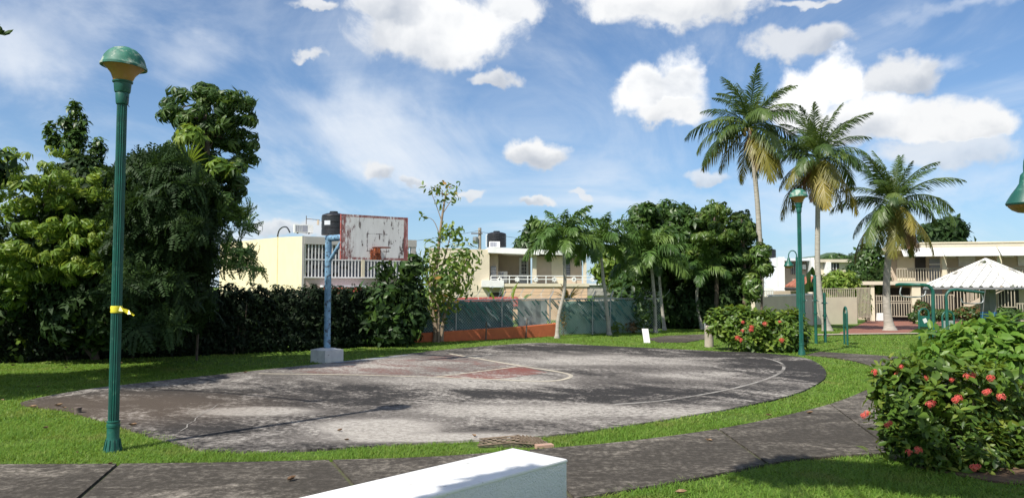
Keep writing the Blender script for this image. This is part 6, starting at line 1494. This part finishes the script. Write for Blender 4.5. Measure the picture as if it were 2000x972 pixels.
# middle bush
M['ixora2'] = leafmat('bright_ixora_leaf', (.035, .075, .012), (.11, .19, .026), (.25, .31, .05), .38, .42)
b = G(1490, 690)+Vector((0, .9, 0)); ix2 = thing('flowering_bush', 'rounded green bush with coral flowers beside the far court lamp', 'bush', b, 'coral flowered bushes'); Yb = b.y-.1
BL2 = [pxblob(1420, 632, 40, 30, Yb+.3, .7), pxblob(1470, 640, 48, 40, Yb, 1.0), pxblob(1530, 642, 48, 40, Yb, 1.0), pxblob(1548, 660, 30, 32, Yb, .5), pxblob(1465, 662, 46, 26, Yb, .7), pxblob(1520, 668, 50, 22, Yb, .7), pxblob(1440, 612, 30, 14, Yb+.4, .3)]
P = foliage(ix2, BL2, SPRIG, M['ixora2'], 470, 1.15, 0, .85, zmin=.03, name='foliage')
flowers(ix2, [at(u, v, Yb-.75) for u, v in [(1451, 629), (1468, 638), (1467, 644), (1450, 646), (1440, 659), (1446, 664), (1494, 632), (1523, 628), (1527, 664)]], 1.3, 3)
mb = MB()
for k in range(30):
    p = P[rng.integers(len(P))]; q = b+Vector((random.uniform(-1.0, 1.0), random.uniform(-.4, .4), -.05)); mb.tube(crom([q, q.lerp(Vector(p), .5)+Vector((0, 0, .15)), Vector(p)], 3), .012, 4)
mb.build('stems', M['stem'], ix2)
# near bush
b = Vector((5.3, 8.75, 0)); ix = thing('flowering_bush', 'large near bush of glossy leaves with coral flowers at the right edge', 'bush', b, 'coral flowered bushes')
BL = [pxblob(1770, 790, 66, 72, 8.5, 1.0), pxblob(1860, 775, 78, 66, 8.7, 1.1), pxblob(1950, 800, 80, 80, 8.7, 1.1), pxblob(1755, 740, 52, 36, 8.9, .6), pxblob(1800, 850, 62, 56, 8.4, .9), pxblob(1900, 870, 78, 58, 8.3, 1.0), pxblob(1990, 880, 60, 60, 8.4, .8), pxblob(1840, 900, 50, 30, 8.2, .4), pxblob(2060, 820, 90, 110, 8.8, 1.2), pxblob(1745, 830, 34, 40, 8.5, .3)]
def shoots(root, blobs, nper, tpls_leaf, mat, size, n_leaf_ind, name, up=.8, seed=1, npair=3, pair_len=.11):
    """shoots with leaf pairs; the leaves nearest the eye are single parts"""
    Pq, Dq = blob_points(blobs, nper, .72); k = Pq[:, 2] > .06; Pq, Dq = Pq[k], Dq[k]; n = len(Pq)
    dirs = Dq*.8+np.array([0, 0, up])+rng.normal(size=(n, 3))*.3; rots = frames(dirs, rng.uniform(0, 6.28, n)); L_, Rt, Sc = [], [], []
    for j in range(npair):
        for s in range(2):
            a = j*1.57+s*math.pi; pit = -.65+.38*j
            lo = np.einsum('nij,j->ni', rots, np.array([0, 0, -pair_len*j])); q = rotz(a) @ roty(pit)
            jr = np.stack([rotz(x) @ roty(y) for x, y in zip(rng.normal(size=n)*.25, rng.normal(size=n)*.25)])
            Rt.append(np.einsum('nij,jk,nkl->nil', rots, q, jr)); L_.append(Pq+lo); Sc.append(size*rng.uniform(.65, 1.15, n)*(.75+.15*j))
    Lc = np.vstack(L_); Rt = np.vstack(Rt); Sc = np.concatenate(Sc); m = len(Lc); wh = rng.integers(0, len(tpls_leaf), m); off = np.array(LOC[root])
    dep = Lc[:, 1]-.25*Lc[:, 2]; D2 = np.tile(Dq, (2*npair, 1)); score = -D2[:, 1]*1.0+D2[:, 2]*.5-D2[:, 0]*.2+rng.random(m)*.35
    vis = np.abs(Lc[:, 0]/Lc[:, 1]) < .69; order = np.argsort(-(score+vis*5)); ms = [tpl_mesh('leaf', t_, mat) for t_ in tpls_leaf]
    for i in order[:n_leaf_ind]:
        o_ = link('leaf', ms[wh[i]], root); mt = Matrix([list(Rt[i][0])+[0], list(Rt[i][1])+[0], list(Rt[i][2])+[0], [0, 0, 0, 1]])
        o_.matrix_local = Matrix.Translation(Vector(Lc[i]-off)) @ mt @ Matrix.Scale(Sc[i], 4)
    r_ = order[n_leaf_ind:]
    link(name, big_mesh(name, tpls_leaf, wh[r_], Rt[r_], Lc[r_]-off, Sc[r_], rng.random(len(r_)), mat), root, 'stuff')
    return Pq
IXL = [leaf_tpl(1, .42, .16, .14, 2), leaf_tpl(1, .36, .28, .10, 2), leaf_tpl(1, .46, .08, .18, 2)]
P = shoots(ix, BL, 190, IXL, M['ixora'], .135, 300, 'foliage')
mb = MB()
for k in range(70):
    p = P[rng.integers(len(P))]; q = Vector((p[0]*.5+b.x*.5+random.uniform(-.3, .3), p[1]*.4+b.y*.6, -.03)); mb.tube(crom([q, q.lerp(Vector(p), .5)+Vector((0, 0, .1)), Vector(p)], 4), [.011-.0008*j for j in range(9)], 4)
mb.build('stems', M['stem'], ix)
flowers(ix, [at(u, v, Yf) for u, v, Yf in [(1687, 811, 8.2), (1732, 830, 7.9), (1758, 716, 8.5), (1753, 731, 8.5), (1815, 790, 7.8), (1814, 789, 7.85), (1866, 781, 7.8), (1887, 735, 8.2), (1900, 735, 8.2), (1935, 738, 8.1), (1925, 766, 7.9), (1955, 774, 7.9), (1793, 878, 7.5), (1902, 912, 7.3), (1858, 741, 8.3), (1812, 737, 8.5), (1775, 883, 7.6), (1709, 727, 8.6)]], .74, 8)
flowers(ix, [at(u, v, Yf)+Vector((.05, .03, .02)) for u, v, Yf in [(1687, 811, 8.2), (1732, 830, 7.9), (1866, 781, 7.8), (1893, 737, 8.2), (1925, 768, 7.9), (1815, 792, 7.8), (1904, 916, 7.3)]], .75, 9)
foliage(ix, [pxblob(1765, 722, 46, 16, 8.6, 1), pxblob(1850, 716, 60, 16, 8.5, 1), pxblob(1950, 730, 50, 18, 8.4, .8), pxblob(1720, 760, 22, 26, 8.6, .5), pxblob(1830, 800, 80, 60, 8.0, .5)], SPRIG, M['ixora2'], 30, .85, 0, 1.0, name='young_shoots')
# broad leaved plant behind it
b = Vector((6.6, 10.2, 0)); bp = thing('broadleaf_plant', 'tall plant with broad light green leaves behind the near flowering bush', 'plant', b)
BP = [pxblob(1900, 680, 80, 44, 10, 1.0), pxblob(1960, 660, 60, 44, 9.8, .8), pxblob(1850, 660, 40, 22, 10.3, .3), pxblob(2020, 690, 70, 80, 9.6, 1.0), pxblob(1920, 645, 50, 22, 10, .4), pxblob(1840, 700, 46, 24, 9.9, .4), pxblob(1970, 720, 70, 40, 9.5, .7)]
BRL = [leaf_tpl(1, .46, .30, .16, 2), leaf_tpl(1, .40, .18, .20, 2), leaf_tpl(1, .5, .40, .12, 2)]
P = shoots(bp, BP, 62, BRL, M['broad'], .235, 240, 'foliage', .7, 2, 3, .07)
mb = MB()
for k in range(40):
    p = P[rng.integers(len(P))]; q = Vector((p[0]*.5+b.x*.5, p[1]*.4+b.y*.6, -.03)); mb.tube(crom([q, q.lerp(Vector(p), .6)+Vector((0, 0, .12)), Vector(p)], 4), [.013-.001*j for j in range(9)], 4)
mb.build('stems', M['stem'], bp)
# the tree behind the viewer whose boughs shade the near lawn and the bench
b = Vector((-3.0, -4.0, 0)); t6 = thing('shade_tree', 'large tree behind the viewpoint casting patches of shade on the lawn', 'tree', b)
def over(x, y, z): return (x-SHX*z, y-SHY*z, z)
BLT = [(over(3.6, 8.05, 7.0), (1.15, .38, .35), 1.0), (over(4.7, 7.55, 7.2), (.9, .35, .3), .8), (over(3.2, 8.45, 7.1), (.4, .12, .2), .2), (over(.46, 6.15, 6.5), (.13, .17, .15), .14), (over(.22, 5.85, 6.5), (.14, .2, .15), .15), (over(-.02, 5.5, 6.5), (.12, .2, .15), .14), (over(5.6, 6.6, 7.0), (1.0, .6, .4), .8), ((-3, -4, 7.5), (2.5, 2.5, 1.5), 2.0)]
P = foliage(t6, BLT, OVAL, M['mleaf'], 620, .30, 0, .4)
branches(t6, b, [b+Vector((.2, .2, 3)), b+Vector((.5, .6, 5)), b+Vector((.6, .8, 7))], P, M['bark'], .22, 16, bend=.2)

# ------------------------------------------------------------------ fallen leaves
lm = tpl_mesh('fallen_leaf', merge([Tpl([(0, 0, .02), (.04, -.028, .035), (.045, 0, .005), (.04, .03, .03), (.085, -.02, .03), (.09, .0, .01), (.085, .018, .04), (.125, .0, .035)], [(0, 1, 2), (0, 2, 3), (1, 4, 5, 2), (2, 5, 6, 3), (4, 7, 5), (5, 7, 6)])]), M['deadleaf'])
lo_ = [(30, 716, 'g', 'brown fallen leaf farthest left on the shaded grass by the hedge'), (125, 721, 'g', 'brown fallen leaf on the shaded grass left of the near lamp'), (75, 759, 'g', 'brown leaf in the dark grass at the left end of the court'), (240, 712, 'g', 'brown leaf in the shade just right of the near lamp pole'), (8, 786, 'g', 'brown leaf at the left edge where shade meets sunny grass'),
   (55, 800, 'g', 'brown leaf on the sunny grass near the court corner'), (95, 840, 'g', 'curled brown leaf alone on the sunny grass left of the near lamp'), (150, 889, 'g', 'curled pale brown leaf in the grass beside the near lamp base'), (105, 797, 'c', 'dry leaf on the slab corner, left of the pipe stub'), (130, 801, 'c', 'dry leaf touching the pipe stub at the court corner'),
   (250, 836, 'c', 'dry leaf on the court edge just right of the near lamp'), (475, 731, 'c', 'dry leaf on the court line left of the hoop foot'), (658, 847, 'c', 'dark dry leaf on the pale worn court patch, farther one'), (683, 864, 'c', 'dark dry leaf on the pale worn court patch, nearer one'), (221, 911, 'p', 'large dry leaf at the path edge below the near lamp'),
   (560, 947, 'p', 'pale twisted leaf on the path left of the white bench'), (1392, 867, 'p', 'flat dry leaf in the middle of the curving path'), (1508, 816, 'g', 'dry leaf in the grass strip between court and curving path'), (1575, 812, 'p', 'reddish dry leaf at the outer bend of the path'), (1318, 970, 'g', 'dry leaf in the near lawn right of the bench'), (930, 858, 'c', 'dry leaf on the court beside the drain grate')]
r5 = random.Random(12)
for u, v, k, lab in lo_:
    o_ = link('fallen_leaf', lm); g = G(u, v); o_.location = (g.x, g.y, .034 if k != 'g' else .035); o_.rotation_euler = (r5.uniform(-.3, .3) if k == 'g' else 0, 0, r5.uniform(0, 6.28)); s = r5.uniform(.6, 1.1); o_.scale = (s, s, s*1.1); tagp(o_, lab, 'leaf', 'dry fallen leaves')
